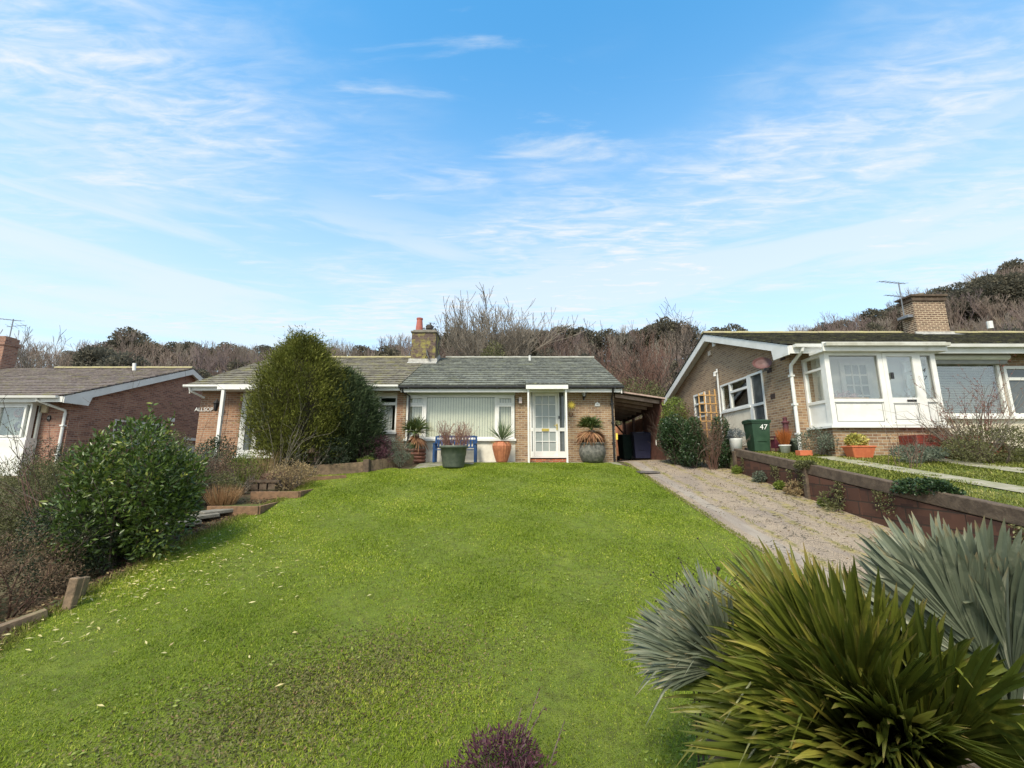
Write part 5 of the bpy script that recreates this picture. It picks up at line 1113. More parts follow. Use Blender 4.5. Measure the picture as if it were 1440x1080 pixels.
def conifer(name, label, base, h, r, n, mat, seed, L=.13, W=.03, lean=(0, 0), top=1.0, wid=.35, clumps=260, droop=0):
    t = thing(name, label, 'conifer', base); np.random.seed(seed); rnd = random.Random(seed)
    P_, D_, V_ = [], [], []
    for k in range(clumps):
        f = (k+.5)/clumps; z = h*(.03+.95*f**.9); a = k*2.39996+rnd.gauss(0, .25)
        fz = z/h; rad = r*(math.sin(math.pi*min(1, fz*.62+.20)))**.9*(1-max(0, fz-wid)**2.2*(1/(1-wid)**2.2)*.93)
        rad *= rnd.uniform(.86, 1.08)*(1+.10*math.sin(a*3+seed)*math.cos(z*2.3))
        c = np.array([math.cos(a)*rad*.80+lean[0]*fz*fz, math.sin(a)*rad*.80+lean[1]*fz*fz, z])
        m_ = n//clumps; s_ = r*rnd.uniform(.16, .27)*(.55+.45*(1-fz))
        out = np.array([math.cos(a), math.sin(a), .65+droop]); out /= np.linalg.norm(out)
        q = np.random.normal(size=(m_, 3))*[s_*.55, s_*.55, s_*.8]+out*(np.random.rand(m_, 1)**1.5*s_*2.1)
        P_.append(c+q); D_.append(out*1.0+np.random.normal(size=(m_, 3))*.45+[0, 0, .25]); V_.append(np.clip(np.random.rand(m_)*.55+rnd.uniform(-.15, .45)+.12*(fz-.4), 0, 1))
    p = np.concatenate(P_); D = np.concatenate(D_); v = np.concatenate(V_)
    leafcloud('foliage', p, D, L*np.random.uniform(.6, 1.3, len(p)), W, mat, t, v, .1)
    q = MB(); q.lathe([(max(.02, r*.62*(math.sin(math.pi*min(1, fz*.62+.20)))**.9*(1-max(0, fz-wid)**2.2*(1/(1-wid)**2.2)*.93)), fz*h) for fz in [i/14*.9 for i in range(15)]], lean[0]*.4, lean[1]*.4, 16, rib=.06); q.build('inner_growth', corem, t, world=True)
    q = MB(); q.tube([(0, 0, -.1), (.02, 0, h*.4), (lean[0]*.7, lean[1]*.7, h*.85)], [.09, .06, .02], 8); q.build('trunk', bark, t, world=True)
    segs = []
    for i in range(60):
        a = rnd.uniform(0, 6.28); z = h*rnd.uniform(.05, .8); rr = r*.72*math.sin(math.pi*min(1, z/h*.62+.2)); segs.append(((0, 0, z*.85), (math.cos(a)*rr, math.sin(a)*rr, z+.1), .02, .006))
    segmesh('branch', segs, bark, t)
    return t
B = at(416, 650, 12.9); B = (B[0], 12.9, -.15); conifer('golden_conifer', 'big egg-shaped golden green conifer in front of the attached bungalow', B, ht(414, 480, 12.9, B), 1.26, 60000, lm_conif, 51, .11, .022, (-.05, 0), 1, .45, 420)
B = at(492, 640, 13.6); B = (B[0], 13.6, -.1); conifer('blue_conifer', 'darker blue-green feathery conifer just right of the big golden conifer', B, ht(470, 522, 13.6, B), .92, 30000, lm_conif2, 52, .16, .022, (-.45, 0), 1, .5, 200, -.35)
def sh(name, label, u, v, Y, vt, w_, n, L, W, mat, seed, cat='shrub', dz=0, ry=None, **k):
    b = at(u, v, Y, dz); h = max(.15, P(u, vt, Y).z-b[2]); rx_ = w_/600*Y*.5
    return mkshrub(name, label, cat, b, h, rx_, ry or rx_*.9, n, L, W, mat, seed=seed, **k)
b = onground(165, 822); bl_ = (b.x-.72, b.y+.75); B = (bl_[0], bl_[1], gz(*bl_)-.05)
mkshrub('glossy_shrub', 'big glossy-leaved evergreen shrub beside the left edge of the lawn', 'shrub', B, ht(165, 584, bl_[1], B), .86, .8, 12000, .085, .034, lm_gloss, 20, 61, up=.45, spread=.65, inner=.45, stems=10, sr=.022, lean=(.16, 0), shoots=150)
sh('pale_hedge_shrub', 'loose olive-green shrub behind the glossy shrub, in front of the red brick wall', 205, 700, 8.6, 602, 150, 7000, .06, .02, lm_olive, 62, lumps=10)
sh('conifer_shrub', 'fine greyish-green shrub at the left picture edge below the glazed porch', 20, 760, 7.0, 640, 170, 14000, .06, .012, lm_olive, 63, up=.5)
sh('dark_green_shrub', 'small dark green conical shrub in front of the left porch panel', 52, 700, 9.5, 612, 60, 3500, .05, .014, lm_dark, 64, up=.5)
sh('green_twiggy_shrub', 'mid-green twiggy shrub under the left white downpipe', 100, 720, 8.8, 622, 90, 5000, .05, .02, lm_olive, 65)
sh('brown_twiggy_shrub', 'brown-leaved twiggy shrub at the far left edge, lower than the grey-green one', 10, 860, 5.4, 745, 150, 6500, .035, .014, lm_brown, 66, stemmat=twigred)
sh('low_dark_shrub', 'dark fine shrub filling the gap left of the glossy shrub near the timber posts', 75, 840, 5.9, 700, 120, 7000, .04, .014, lm_dark, 67)
sh('dark_berry_shrub', 'dark-leaved shrub at the foot of the white porch post', 305, 655, 11.6, 612, 60, 3000, .06, .03, lm_dark, 68)
sh('lime_shrub', 'small yellow-green shrub below the attached bungalow door', 350, 660, 11.4, 634, 60, 2200, .05, .02, lm_lime, 69)
sh('brown_dead_shrub', 'tangle of pinkish-brown dead stems left of the golden conifer base', 278, 700, 9.8, 648, 90, 2600, .05, .016, lm_brown, 70, stemmat=twig, stems=14)
sh('twiggy_olive_shrub', 'low olive shrub with dead stems right behind the grey edging slabs', 300, 712, 9.2, 662, 70, 2200, .045, .016, lm_olive, 71, stems=12)
sh('straw_shrub', 'straw-coloured leafy plant above the orange-brown board planter', 405, 692, 10.6, 645, 75, 2400, .05, .018, lm_dry2, 72, stems=12)
sh('dark_mound_shrub', 'dark green mounded shrub under the blue-green conifer', 462, 650, 12.75, 612, 90, 6500, .045, .02, lm_dark, 73)
sh('burgundy_hebe', 'burgundy-leaved rounded hebe behind the sleeper bed', 526, 648, 13.4, 612, 62, 5500, .04, .018, lm_burg, 74)
sh('green_hebe', 'grey-green rounded hebe between the burgundy hebe and the log planter', 560, 645, 13.7, 612, 42, 3200, .04, .016, lm_grey, 75)
sh('silver_mound', 'small silver-green mound on top of the sleeper bed near the house', 562, 650, 13.3, 633, 30, 1400, .035, .012, lm_grey, 76, dz=.1)
sh('lime_tuft', 'small lime-green tuft beside the burgundy hebe base', 515, 655, 12.9, 642, 26, 900, .05, .012, lm_lime, 77, dz=.15)
sh('scrub_plant', 'greyish dead-headed scrub beside the white porch post foot', 268, 690, 10.6, 620, 80, 2600, .05, .015, lm_grey, 141, stems=16, stemmat=twig)
sh('scrub_plant', 'olive and brown scrub between the porch post and the lime shrub', 330, 668, 11.2, 628, 60, 2000, .05, .016, lm_olive, 142, stems=14, stemmat=twig)
sh('scrub_plant', 'buff dead flower stems right behind the buff ornamental grass', 335, 694, 10.2, 650, 70, 1800, .045, .014, lm_brown, 143, stems=18, stemmat=twigpale)
sh('scrub_plant', 'rusty-leaved low plant between the straw plant and the block edging', 385, 690, 10.9, 662, 46, 1300, .05, .02, lm_dry, 144, stems=10, stemmat=twig)
sh('scrub_plant', 'feathery grey-green bush at the left behind the glossy shrub', 240, 690, 8.9, 612, 70, 3200, .045, .013, lm_grey, 145, stems=12, stemmat=twig)
def tuft(name, label, p, n_, h, r, w_, mat, seed, spread=.5, cat='grass tuft'):
    t = thing(name, label, cat, p); np.random.seed(seed); a = np.random.rand(n_)*6.28; rr = np.random.rand(n_)*r*.4
    leafcloud('blade', np.stack([rr*np.cos(a), rr*np.sin(a), rr*0-.02], 1), np.stack([np.cos(a)*np.random.rand(n_)*spread, np.sin(a)*np.random.rand(n_)*spread, np.ones(n_)], 1), np.random.uniform(.5, 1, n_)*h, w_, mat, t); return t
tuft('ornamental_grass', 'orange-buff dried ornamental grass tuft just above the grey edging slabs', onground(313, 713), 700, .55, .5, .012, leafmat('buff_grass', (.34, .19, .09), (.48, .30, .16), (.5, .38, .22), .8), 81, .8)
tuft('green_strap_plant', 'upright green strap-leaved clump left of the golden conifer base', onground(345, 690), 130, .7, .4, .03, lm_lime, 82, .45)
tuft('straw_grass', 'pale straw stems standing at the left foot of the golden conifer', at(372, 660, 11.6), 160, 1.0, .6, .012, lm_dry2, 83, .45)
# arching bare stems in the left beds
def wands(name, label, p, n_, h, r, mat, seed, lean=.4, rad=.006, cat='shrub', leafm=None, lv=0):
    t = thing(name, label, cat, p); rnd = random.Random(seed); segs = []
    for i in range(n_):
        a = rnd.uniform(0, 6.28); q = Vector((math.cos(a)*r*.2, math.sin(a)*r*.2, 0)); d = Vector((math.cos(a)*lean, math.sin(a)*lean, 1)).normalized()
        grow(rnd, q, d, h*rnd.uniform(.5, .8), rad, 2, segs, up=.05, split=1, ang=.35, shrink=.6, rmin=.0025)
    segmesh('stem', segs, mat, t)
    if lv:
        idx = [rnd.choice(segs) for _ in range(lv)]; pp_ = np.array([s[1] for s in idx]); leafcloud('leaf', pp_, np.random.normal(size=pp_.shape), .035, .018, leafm, t)
    return t
wands('rose_bush', 'arching reddish bare rose stems at the left beside the glossy shrub', at(95, 790, 6.6), 14, 1.9, .8, twigred, 84, .55, .009, leafm=lm_olive, lv=120)
wands('rose_bush', 'thin dark bare rose stems in front of the left bungalow porch', at(20, 700, 8.0), 10, 1.9, .8, twig, 85, .5, .008, leafm=lm_dark, lv=80)
wands('climbing_rose', 'long bare brown stems reaching toward the white lettered sign', at(262, 690, 9.6), 9, 2.4, .8, twig, 86, .5, .009)
wands('bare_shrub', 'pale bare twigs rising through the front of the golden conifer', at(386, 670, 11.3), 6, 2.3, .6, twigpale, 87, .3, .007, leafm=lm_grey, lv=60)
wands('bare_shrub', 'grey twiggy stems in the bed in front of the dark mounded shrub', at(430, 662, 12.0), 16, .9, .6, twigpale, 88, .7, .007, leafm=lm_grey, lv=260)
# small wooden bird house in the bed
b = P(440, 640, 12.5); q = MB(); z0 = P(440, 648, 12.5).z; x = b.x; q.box(x-.12, x-.095, 12.42, 12.62, z0, z0+.22); q.box(x+.095, x+.12, 12.42, 12.62, z0, z0+.22); q.box(x-.12, x+.12, 12.6, 12.63, z0, z0+.22); q.box(x-.14, x+.14, 12.4, 12.64, z0-.03, z0-.001); q.prism([(x-.17, z0+.22), (x+.17, z0+.22), (x, z0+.36)], 1, 12.38, 12.66); q.box(x-.02, x+.02, 12.5, 12.54, z0-.5, z0-.03)
tag(q.build('bird_table', M('faded_pink_wood', (.42, .28, .22), (.32, .22, .16), 12, .85)), 'small faded wooden bird table in the bed at the foot of the blue-green conifer', 'bird table')
# lattice stone planter at left bed
p = onground(368, 700); q = MB()
for k in range(3):
    for j in range(2): q.box(p.x-.45+k*.2, p.x-.29+k*.2, p.y+.3, p.y+.42, p.z+j*.16, p.z+.13+j*.16)
q.box(p.x-.5, p.x+.2, p.y+.28, p.y+.44, p.z+.32, p.z+.37); tag(q.build('block_screen', sleeperd), 'low dark pierced block edging between the two timber planter steps', 'block edging')
# right: hedge, ivy
sh('lime_hedge', 'yellow-green leafy shrub top beside the end of the carport', 955, 640, 14.0, 556, 52, 6000, .06, .032, lm_lime, 91, ry=.6)
sh('ivy_hedge', 'dark ivy mass at the right end of the carport', 952, 645, 13.5, 580, 50, 9000, .055, .04, lm_ivy, 92, ry=.6)
sh('ivy_hedge', 'rounded dark green ivy bush left of the twiggy trellis climber', 976, 652, 12.9, 586, 44, 7500, .055, .035, lm_ivy, 93, ry=.5)
sh('ivy_hedge', 'ivy bush right of the twiggy trellis climber, beside the green bin', 1018, 650, 12.7, 583, 30, 4500, .055, .035, lm_ivy, 94, ry=.4)
wands('bare_climber', 'dense reddish-brown bare climber stems in front of the golden trellis', at(1003, 655, 12.6), 52, 1.45, .5, twigred, 95, .18, .006, 'climber')
sh('brown_climber', 'brown twiggy growth on top of the hedge left of the trellis', 968, 620, 13.7, 562, 34, 1500, .04, .016, lm_brown, 96, dz=.6, stemmat=twigred, stems=10)
# weeds by the wall
for k, (u, v, s, mt, lb_) in enumerate(((1080, 676, .20, lm_grey, 'silver-green weed clump against the retaining wall, larger of the two at its far end'), (1046, 664, .15, lm_lime, 'small green weed at the far foot of the retaining wall'), (1108, 682, .13, lm_lime, 'little bright green weed between the silver clump and the wall post'), (1185, 700, .30, lm_olive, 'straggly olive weed growing at the middle of the retaining wall'), (1172, 709, .10, lm_lime, 'low bright green weed at the foot of the straggly one'), (1128, 683, .24, lm_dry2, 'dry straw weed around the wall post'))):
    p = onground(u, v); p.x = min(p.x, 6.15); mkshrub('weed', lb_, 'weed', (p.x, p.y, gz(p.x, p.y)+.02), s*1.3, s, s*.8, 700, .06, .02, mt, 5, 100+k, stems=3, sr=.004, group='weeds along the retaining wall')
mkshrub('wall_ivy', 'dark ivy cluster hanging over the top sleeper of the retaining wall', 'ivy', (6.32, 6.75, wtop(6.75)-.12), .26, .22, .55, 2200, .05, .035, lm_ivy, 8, 111, stems=4, sr=.005)
n_ = 5200; y = 3+9*np.random.rand(n_); k = (np.sin(y*2.7)+np.sin(y*6.1+1)+.6*np.sin(y*13)) > .55; y = y[k]; n_ = len(y); dd_ = np.random.rand(n_)**1.6
x = 6.235-.05*np.random.rand(n_); z = wtop(y)-.20-dd_*.34
o = leafcloud('wall_creeper', np.stack([x, y, z], 1), np.random.normal(size=(n_, 3))*[.6, 1, 1]-[.6, 0, .3], np.random.uniform(.02, .045, n_), .022, lm_olive); tag(o, 'patchy moss and creeping stems hanging over the blocks of the retaining wall', 'creeper', kind='stuff')
mkshrub('wall_ivy', 'brownish trailing ivy on the sleeper joint at the wall post', 'ivy', (6.30, 9.3, wtop(9.3)-.15), .2, .2, .35, 900, .05, .03, lm_olive, 6, 112, stems=4, sr=.005)
# right front plants
sh('corner_shrub', 'grey-green trailing shrub at the left corner of the white glazed porch', 1150, 636, 11.1, 600, 55, 2600, .045, .02, lm_grey, 121)
sh('green_mound', 'low green mound of leafy stems on the rough lawn in front of the red steps', 1292, 650, 9.6, 625, 70, 2600, .07, .016, lm_grey, 122, up=.5)
sh('cotoneaster', 'spreading olive-green shrub at the right edge in front of the cream wall', 1405, 655, 9.2, 596, 150, 7000, .05, .02, lm_olive, 123, ry=.7)
sh('dark_hebe', 'dark brown-leaved shrub between the steps and the twiggy bush', 1345, 640, 10.0, 584, 70, 2600, .05, .02, lm_brown, 124)
wands('bare_bush', 'large brown twiggy bare bush right of the red steps', at(1372, 650, 9.6), 34, 1.5, .8, twigpale, 125, .55, .011)
t = wands('red_bush', 'reddish fine-twigged bush in front of the venetian blind window', at(1375, 640, 10.3), 26, 1.7, .7, twigred, 126, .4, .009, leafm=lm_pink, lv=1400)
drystems('dry_seedheads', 'tall thin dried seed-head stems in front of the porch steps', at(1272, 655, 9.0), .95, .3, 9, twig, lm_dark, 127, 60, .035, .3)
# ================================================================== hillside
np.random.seed(5)
def baretree_segs(seed, h, lev=4, ang=.42, up=.3, stems=1, r0=.16, rmin=.012, split=3, shrink=.70, L0=.32):
    rnd = random.Random(seed); segs = []
    for i in range(stems):
        a = rnd.uniform(0, 6.28); d = Vector((math.cos(a)*.45*(stems > 1), math.sin(a)*.45*(stems > 1), 1)).normalized()
        grow(rnd, Vector((math.cos(a)*.15*(stems > 1), math.sin(a)*.15*(stems > 1), -.2)), d, h*L0, r0, lev, segs, up=up, split=split, ang=ang, shrink=shrink, wob=.10, rmin=rmin)
    return segs
def place(src, x, y, s, rz, parts=True):
    o = src.copy(); col.objects.link(o); o.location = (x, y, gz(x, y)-.15); o.rotation_euler = (0, 0, rz); o.scale = (s, s, s)
    for ch in src.children: c = ch.copy(); col.objects.link(c); c.parent = o
    return o
# near individual trees
def neartree(name, label, u, Y, vt, seed, mat, **k):
    x = P(u, 500, Y).x; z = gz(x, Y); h = P(u, vt, Y).z-z
    t = thing(name, label, 'tree', (x, Y, z)); segs = baretree_segs(seed, h, **k)
    top = max(s[1][2] for s in segs); f = h/top; segs = [(tuple(c*f for c in a), tuple(c*f for c in b), ra, rb) for a, b, ra, rb in segs]
    big = [s for s in segs if s[2] > .05]; small = [s for s in segs if s[2] <= .05]
    if big: segmesh('trunk', big, bark if mat is not twigpale else twigpale, t, 5)
    segmesh('branch', small, mat, t); return t
neartree('bare_tree', 'wide fan-shaped pale bare tree behind the central bungalow roof', 692, 42, 418, 201, twigpale, lev=5, ang=.46, up=.24, stems=12, r0=.12, rmin=.021, split=2, shrink=.80, L0=.22)
neartree('bare_tree', 'spreading dark bare tree in the gap left of the right bungalow', 948, 31, 436, 202, M('dark_bare_twig', (.10, .08, .065), (.06, .048, .04), 4, .9), lev=5, ang=.6, up=.15, stems=3, r0=.19, rmin=.012, split=2, shrink=.76, L0=.27)
neartree('red_bare_tree', 'dense reddish multi-stemmed bare tree behind the right end of the central roof', 872, 30, 470, 203, twigred, lev=4, ang=.38, up=.35, stems=9, r0=.08, rmin=.010, split=2, shrink=.74, L0=.30)
neartree('red_bare_tree', 'second reddish bare tree, just right and behind the first', 905, 36, 462, 204, twigred, lev=4, ang=.4, up=.35, stems=6, r0=.09, rmin=.012, split=2, shrink=.76, L0=.30)
neartree('bare_tree', 'brown bare tree behind the chimney of the central bungalow', 645, 46, 462, 205, twig, lev=4, ang=.4, up=.3, stems=4, r0=.12, rmin=.014, split=2, shrink=.78, L0=.28)
neartree('bare_tree', 'brown bare tree behind the right half of the central roof', 775, 44, 462, 206, twig, lev=4, ang=.4, up=.3, stems=5, r0=.12, rmin=.014, split=2, shrink=.78, L0=.28)
neartree('bare_tree', 'bare tree behind the ridge of the far left bungalow', 62, 55, 462, 207, twigpale, lev=4, ang=.45, up=.25, stems=3, r0=.14, rmin=.02, split=2, shrink=.78, L0=.28)
neartree('bare_tree', 'bare tree rising behind the top of the golden conifer', 432, 60, 468, 208, twigpale, lev=4, ang=.4, up=.3, stems=4, r0=.14, rmin=.02, split=2, shrink=.78, L0=.28)
def ever(name, label, u, Y, vt, wpx, n, mat, seed, L=.32, z0f=.1):
    x = P(u, 500, Y).x; z = gz(x, Y)-.1; h = P(u, vt, Y).z-z
    return mkshrub(name, label, 'tree', (x, Y, z), h, wpx/600*Y*.5, wpx/600*Y*.45, n, L, L*.5, mat, 12, seed, stems=4, sr=.08, inner=.5)
lm_far = leafmat('far_evergreen', (.085, .083, .063), (.15, .14, .105), (.21, .19, .14), .8, .35, .15)
lm_far2 = leafmat('far_olive_evergreen', (.10, .092, .066), (.16, .145, .10), (.22, .195, .135), .8, .35, .15)
ever('evergreen_bush', 'round green evergreen bush just above the ridge of the central roof', 698, 34, 478, 62, 5000, lm_olive, 211, .16)
ever('evergreen_hedge', 'rough green hedge visible above the carport roof', 895, 26, 528, 90, 6500, lm_olive, 212, .13)
ever('evergreen_tree', 'dark evergreen showing behind the central chimney', 606, 60, 452, 40, 4000, lm_far, 213)
# woodland
hz_trees = []
kinds = []
for k in range(5):
    segs = baretree_segs(300+k, 8, lev=3, ang=.42, up=.3, stems=3, r0=.13, rmin=.022, split=3, shrink=.74, L0=.30)
    top = max(s[1][2] for s in segs); f = 8/top; segs = [(tuple(c*f for c in a), tuple(c*f for c in b), ra, rb) for a, b, ra, rb in segs]
    kinds.append(('bare_tree', segs))
rnd = random.Random(99)
mats_b = [M('far_twig%d' % i, c, tuple(q*.7 for q in c), .6, .95) for i, c in enumerate(((.22, .16, .135), (.26, .20, .16), (.20, .15, .14), (.24, .19, .15), (.29, .245, .195)))]
protos = []
for k, (nm, segs) in enumerate(kinds):
    o = segmesh('bare_woodland_tree', segs, mats_b[k]); tag(o, 'leafless brown tree in the wood on the hillside', 'tree', 'bare trees on the hillside'); protos.append(o)
eprotos = []
for k in range(4):
    np.random.seed(400+k); n_ = 3400; bl_ = blobs(8.5, 3.6, 3.6, 12, 400+k, z0=1.5); p, d = crown(bl_, n_, .6)
    o = leafcloud('evergreen_woodland_tree', p, d+np.random.normal(size=p.shape)*.7, np.random.uniform(.35, .7, n_), .34, (lm_far, lm_far2)[k % 2]); tag(o, 'dark evergreen crown in the wood on the hillside', 'tree', 'dark evergreens on the hillside'); eprotos.append(o)
def hill_h_at(u, Y): x = (u-720)/600*Y*1.03; return x
ridge_pts = [(1095, 462), (1130, 458), (1165, 452), (1185, 447), (1205, 441), (1228, 434), (1250, 426), (1275, 420), (1300, 415), (1322, 409), (1340, 404), (1356, 400), (1372, 397), (1390, 394), (1405, 388), (1420, 380), (1436, 373), (1452, 368), (1470, 364)]
used = set(); cntb = cnte = 0
def putt(src, x, y, s):
    global cntb, cnte
    o = src
    if src.name in used:
        o = src.copy(); col.objects.link(o)
    used.add(src.name)
    u_ = 720+600*x/y/1.03; ev = 'evergreen' in src.name; sky_ = y > 89
    reg = ('above the far left bungalow roof' if u_ < 285 else 'above the attached bungalow roof' if u_ < 590 else 'above the central bungalow roof' if u_ < 850 else 'in the gap over the carport' if u_ < 1000 else 'above the right bungalow roof left of its chimney' if u_ < 1275 else 'on the slope right of the brick chimney')
    o['label'] = ('dark evergreen crown ' if ev else 'leafless brown tree ')+('on the skyline ' if sky_ else 'on the lower hillside ')+reg; o['group'] = ('dark evergreens ' if ev else 'bare trees ')+('on the skyline ' if sky_ else 'on the lower hillside ')+reg
    o.location = (x, y, gz(x, y)-.3); o.rotation_euler = (0, 0, rnd.uniform(0, 6.28)); o.scale = (s, s, s*rnd.uniform(.9, 1.1))
# skyline evergreens where the photo shows them (photo columns, distance, size)
for u, Y, s in ((105, 96, .8), (128, 94, .8), (148, 96, 1.0), (168, 95, 1.25), (186, 97, 1.35), (205, 95, 1.2), (222, 96, 1.0), (250, 98, .95), (268, 96, 1.0), (300, 98, .9), (318, 99, .95), (345, 98, .95), (372, 98, .9), (398, 97, 1.0), (412, 99, .95), (450, 98, .8), (470, 98, .95), (505, 99, .85), (530, 98, .8), (552, 98, .85), (628, 92, 1.15), (645, 92, 1.25), (664, 93, 1.15), (705, 95, 1.1), (720, 94, 1.3), (736, 95, 1.1), (752, 96, 1.2), (768, 95, 1.1), (795, 96, 1.15), (818, 95, 1.3), (832, 96, 1.15), (852, 96, 1.1), (872, 95, 1.15), (893, 96, 1.1), (915, 96, 1.2), (934, 95, 1.3), (950, 96, 1.2), (970, 97, 1.1), (1012, 97, 1.1), (1030, 97, 1.1), (1060, 97, .8), (1150, 97, .8), (1180, 98, .75), (1232, 96, .8), (1262, 96, .9), (1334, 94, 1.0), (1352, 93, 1.05), (1368, 92, 1.1), (1386, 92, 1.1), (1402, 92, 1.15), (1416, 91, 1.2), (1436, 90, 1.25), (1452, 88, 1.2)):
    putt(eprotos[rnd.randrange(4)], hill_h_at(u+rnd.uniform(-4, 4), Y), Y, s*rnd.uniform(.80, .96)); cnte += 1
    if cnte % 2: putt(protos[rnd.randrange(5)], hill_h_at(u+rnd.uniform(-9, 9), Y-5), Y-5, s*rnd.uniform(.8, 1.1))
for u, v in ridge_pts:                      # the wood's rising outline on the right
    for k in range(3):
        Y = 97+rnd.uniform(-4, 3); uu = u+rnd.uniform(-12, 12); x = hill_h_at(uu, Y); need = P(uu, v, Y).z-gz(x, Y)
        putt(protos[rnd.randrange(5)] if k or rnd.random() < .45 else eprotos[rnd.randrange(4)], x, Y-(5 if k == 2 else 0), max(.5, min(1.9, need/8.3))*rnd.uniform(.85, 1.02))
for i in range(24):
    Y = rnd.uniform(52, 88); u = rnd.uniform(-20, 1500)
    putt(eprotos[rnd.randrange(4)], hill_h_at(u, Y), Y, rnd.uniform(.55, .85))
for i in range(215):
    Y = 40+56*rnd.random()**.65; u = rnd.uniform(-40, 1490)
    if i < 45: Y = rnd.uniform(94, 99); 
    x = hill_h_at(u, Y)
    putt(protos[rnd.randrange(5)], x, Y, rnd.uniform(.55, .95) if Y < 60 else rnd.uniform(.75, 1.15))
# undergrowth between the trees
n_ = 72000; yy = 30+72*np.random.rand(n_); xx = (np.random.rand(n_)*1.6*2-1.6)*yy; zz = G(xx, yy)
lm_under = leafmat('undergrowth_twig', (.10, .072, .06), (.19, .14, .115), (.17, .165, .09), .95, .2, .1)
o = leafcloud('undergrowth', np.stack([xx, yy, zz], 1)+np.random.rand(n_, 1)*[0, 0, 1.2], np.random.normal(size=(n_, 3))*[.5, .5, .3]+[0, 0, 1], np.random.uniform(.6, 1.9, n_), .14, lm_under); tag(o, 'brown scrub and undergrowth covering the hillside below the trees', 'undergrowth', kind='stuff')
# ================================================================== grass
lm_grass = leafmat('grass_blade', (.14, .205, .018), (.32, .405, .03), (.60, .58, .12), .6, .46, .25)
def grass(name, label, region, xr, yr, bands, mat, yel=0, hk=1.0):
    Vs, Fs, Vv = [], [], []; off = 0
    for y0, y1, dens, w_, h_ in bands:
        n_ = int((xr[1]-xr[0])*(y1-y0)*dens); x = np.random.uniform(xr[0], xr[1], n_); y = np.random.uniform(y0, y1, n_)
        k = region(x, y); x, y = x[k], y[k]; n_ = len(x); z = G(x, y)
        low = (np.sin(x*1.3+1.7*np.sin(y*.9))*np.cos(y*1.1+x*.6)+.6*np.sin(x*3.1+y*2.3)*np.sin(y*3.7-x*1.9)+.35*np.sin(x*9+y*3)*np.cos(y*8-x*2))
        tall = np.clip(.95+.28*np.sin(x*2.2+y)*np.cos(y*1.7-x*.6)+.15*np.sin(x*7)*np.cos(y*6), .62, 1.35)
        a = np.random.rand(n_)*6.283; lean = np.random.rand(n_)*1.15+.15; h = h_*tall*np.random.uniform(.5, 1.2, n_)*hk
        d = np.stack([np.cos(a)*lean, np.sin(a)*lean, np.ones(n_)], 1); d = unit(d); s = np.stack([-np.sin(a), np.cos(a), 0*a], 1)
        ww = (w_*np.random.uniform(.7, 1.3, n_))[:, None]; b = np.stack([x, y, z+.004], 1)
        m_ = b+d*(h*.6)[:, None]; t = b+d*h[:, None]+np.stack([np.cos(a), np.sin(a), -.3+0*a], 1)*(h*.25)[:, None]
        V = np.stack([b-s*ww*.5, b+s*ww*.5, m_+s*ww*.42, m_-s*ww*.42, t], 1).reshape(-1, 3); i = np.arange(n_)*5+off
        F = np.stack([i, i+1, i+2, i, i+2, i+3, i+3, i+2, i+4], 1).reshape(-1, 3); off += n_*5
        v = np.clip(np.clip(.46+.20*low, .1, .85)+np.random.normal(size=n_)*.22+yel+(np.random.rand(n_) < .05)*.4, 0, 1)
        Vs.append(V); Fs.append(F); Vv.append(np.repeat(v, 3))
    o = raw(name, np.concatenate(Vs), np.concatenate(Fs), mat, None, np.concatenate(Vv)); return tag(o, label, 'grass', kind='stuff')
np.random.seed(17)
grass('lawn_grass', 'short bright green grass of the sloping front lawn', is_lawn, (-5.3, 3.8), None, [(.8, 3.8, 13000, .0052, .030), (3.8, 5.5, 9500, .0062, .031), (5.5, 8.5, 5200, .009, .034), (8.5, 14.3, 2800, .015, .036)], lm_grass)
lm_grass2 = leafmat('rough_grass_blade', (.11, .14, .02), (.25, .26, .05), (.46, .40, .16), .7, .30, .2)
def is_side(x, y):
    tr = ((abs(x-7.75) < .27) | (abs(x-9.65) < .33)) & (y < 10.9) & (np.sin(x*9+y*3)*np.cos(y*4.3) < .55)
    return (x > 6.42) & ~((x > 7.7) & (y > 11.5)) & ~((x > 8) & (y > 10.75)) & ~tr
grass('side_grass', 'rough grass of the raised neighbouring lawn to the right of the retaining wall', is_side, (6.4, 15), None, [(2.5, 7, 1600, .010, .055), (7, 13, 1500, .014, .06)], lm_grass2, .05, 1.1)
# drier mossy patch, broad-leaved weeds and fallen leaves
n_ = 17000; x = np.random.normal(-1.5, .62, n_); y = np.random.normal(3.75, .42, n_)+.35*(x+1.5); z = G(x, y)
lm_patch = leafmat('clover_leaf', (.12, .11, .045), (.20, .20, .07), (.27, .17, .09), .7)
o = leafcloud('clover_patch', np.stack([x, y, z+.01], 1), np.random.normal(size=(n_, 3))*[1, 1, .35]+[0, 0, .35], np.random.uniform(.02, .04, n_), .015, lm_patch); tag(o, 'thin mossy brown-green patch of clover and weeds in the near left lawn', 'clover', kind='stuff')
n_ = 7000; x = np.random.uniform(-4.5, 3, n_); y = np.random.uniform(1.8, 7.5, n_); cl_ = (np.sin(x*3.3+1)*np.cos(y*2.9)+np.sin(x*1.1-y*2.2)) > .75; x, y = x[cl_], y[cl_]; n_ = len(x); z = G(x, y)
o = leafcloud('lawn_weeds', np.stack([x, y, z+.025], 1), np.random.normal(size=(n_, 3))*[1, 1, .2]+[0, 0, .15], np.random.uniform(.02, .045, n_), .018, leafmat('pale_weed_leaf', (.15, .20, .035), (.25, .31, .06), (.33, .36, .10), .6)); tag(o, 'pale broad-leaved weeds scattered through the near lawn', 'weeds', kind='stuff')
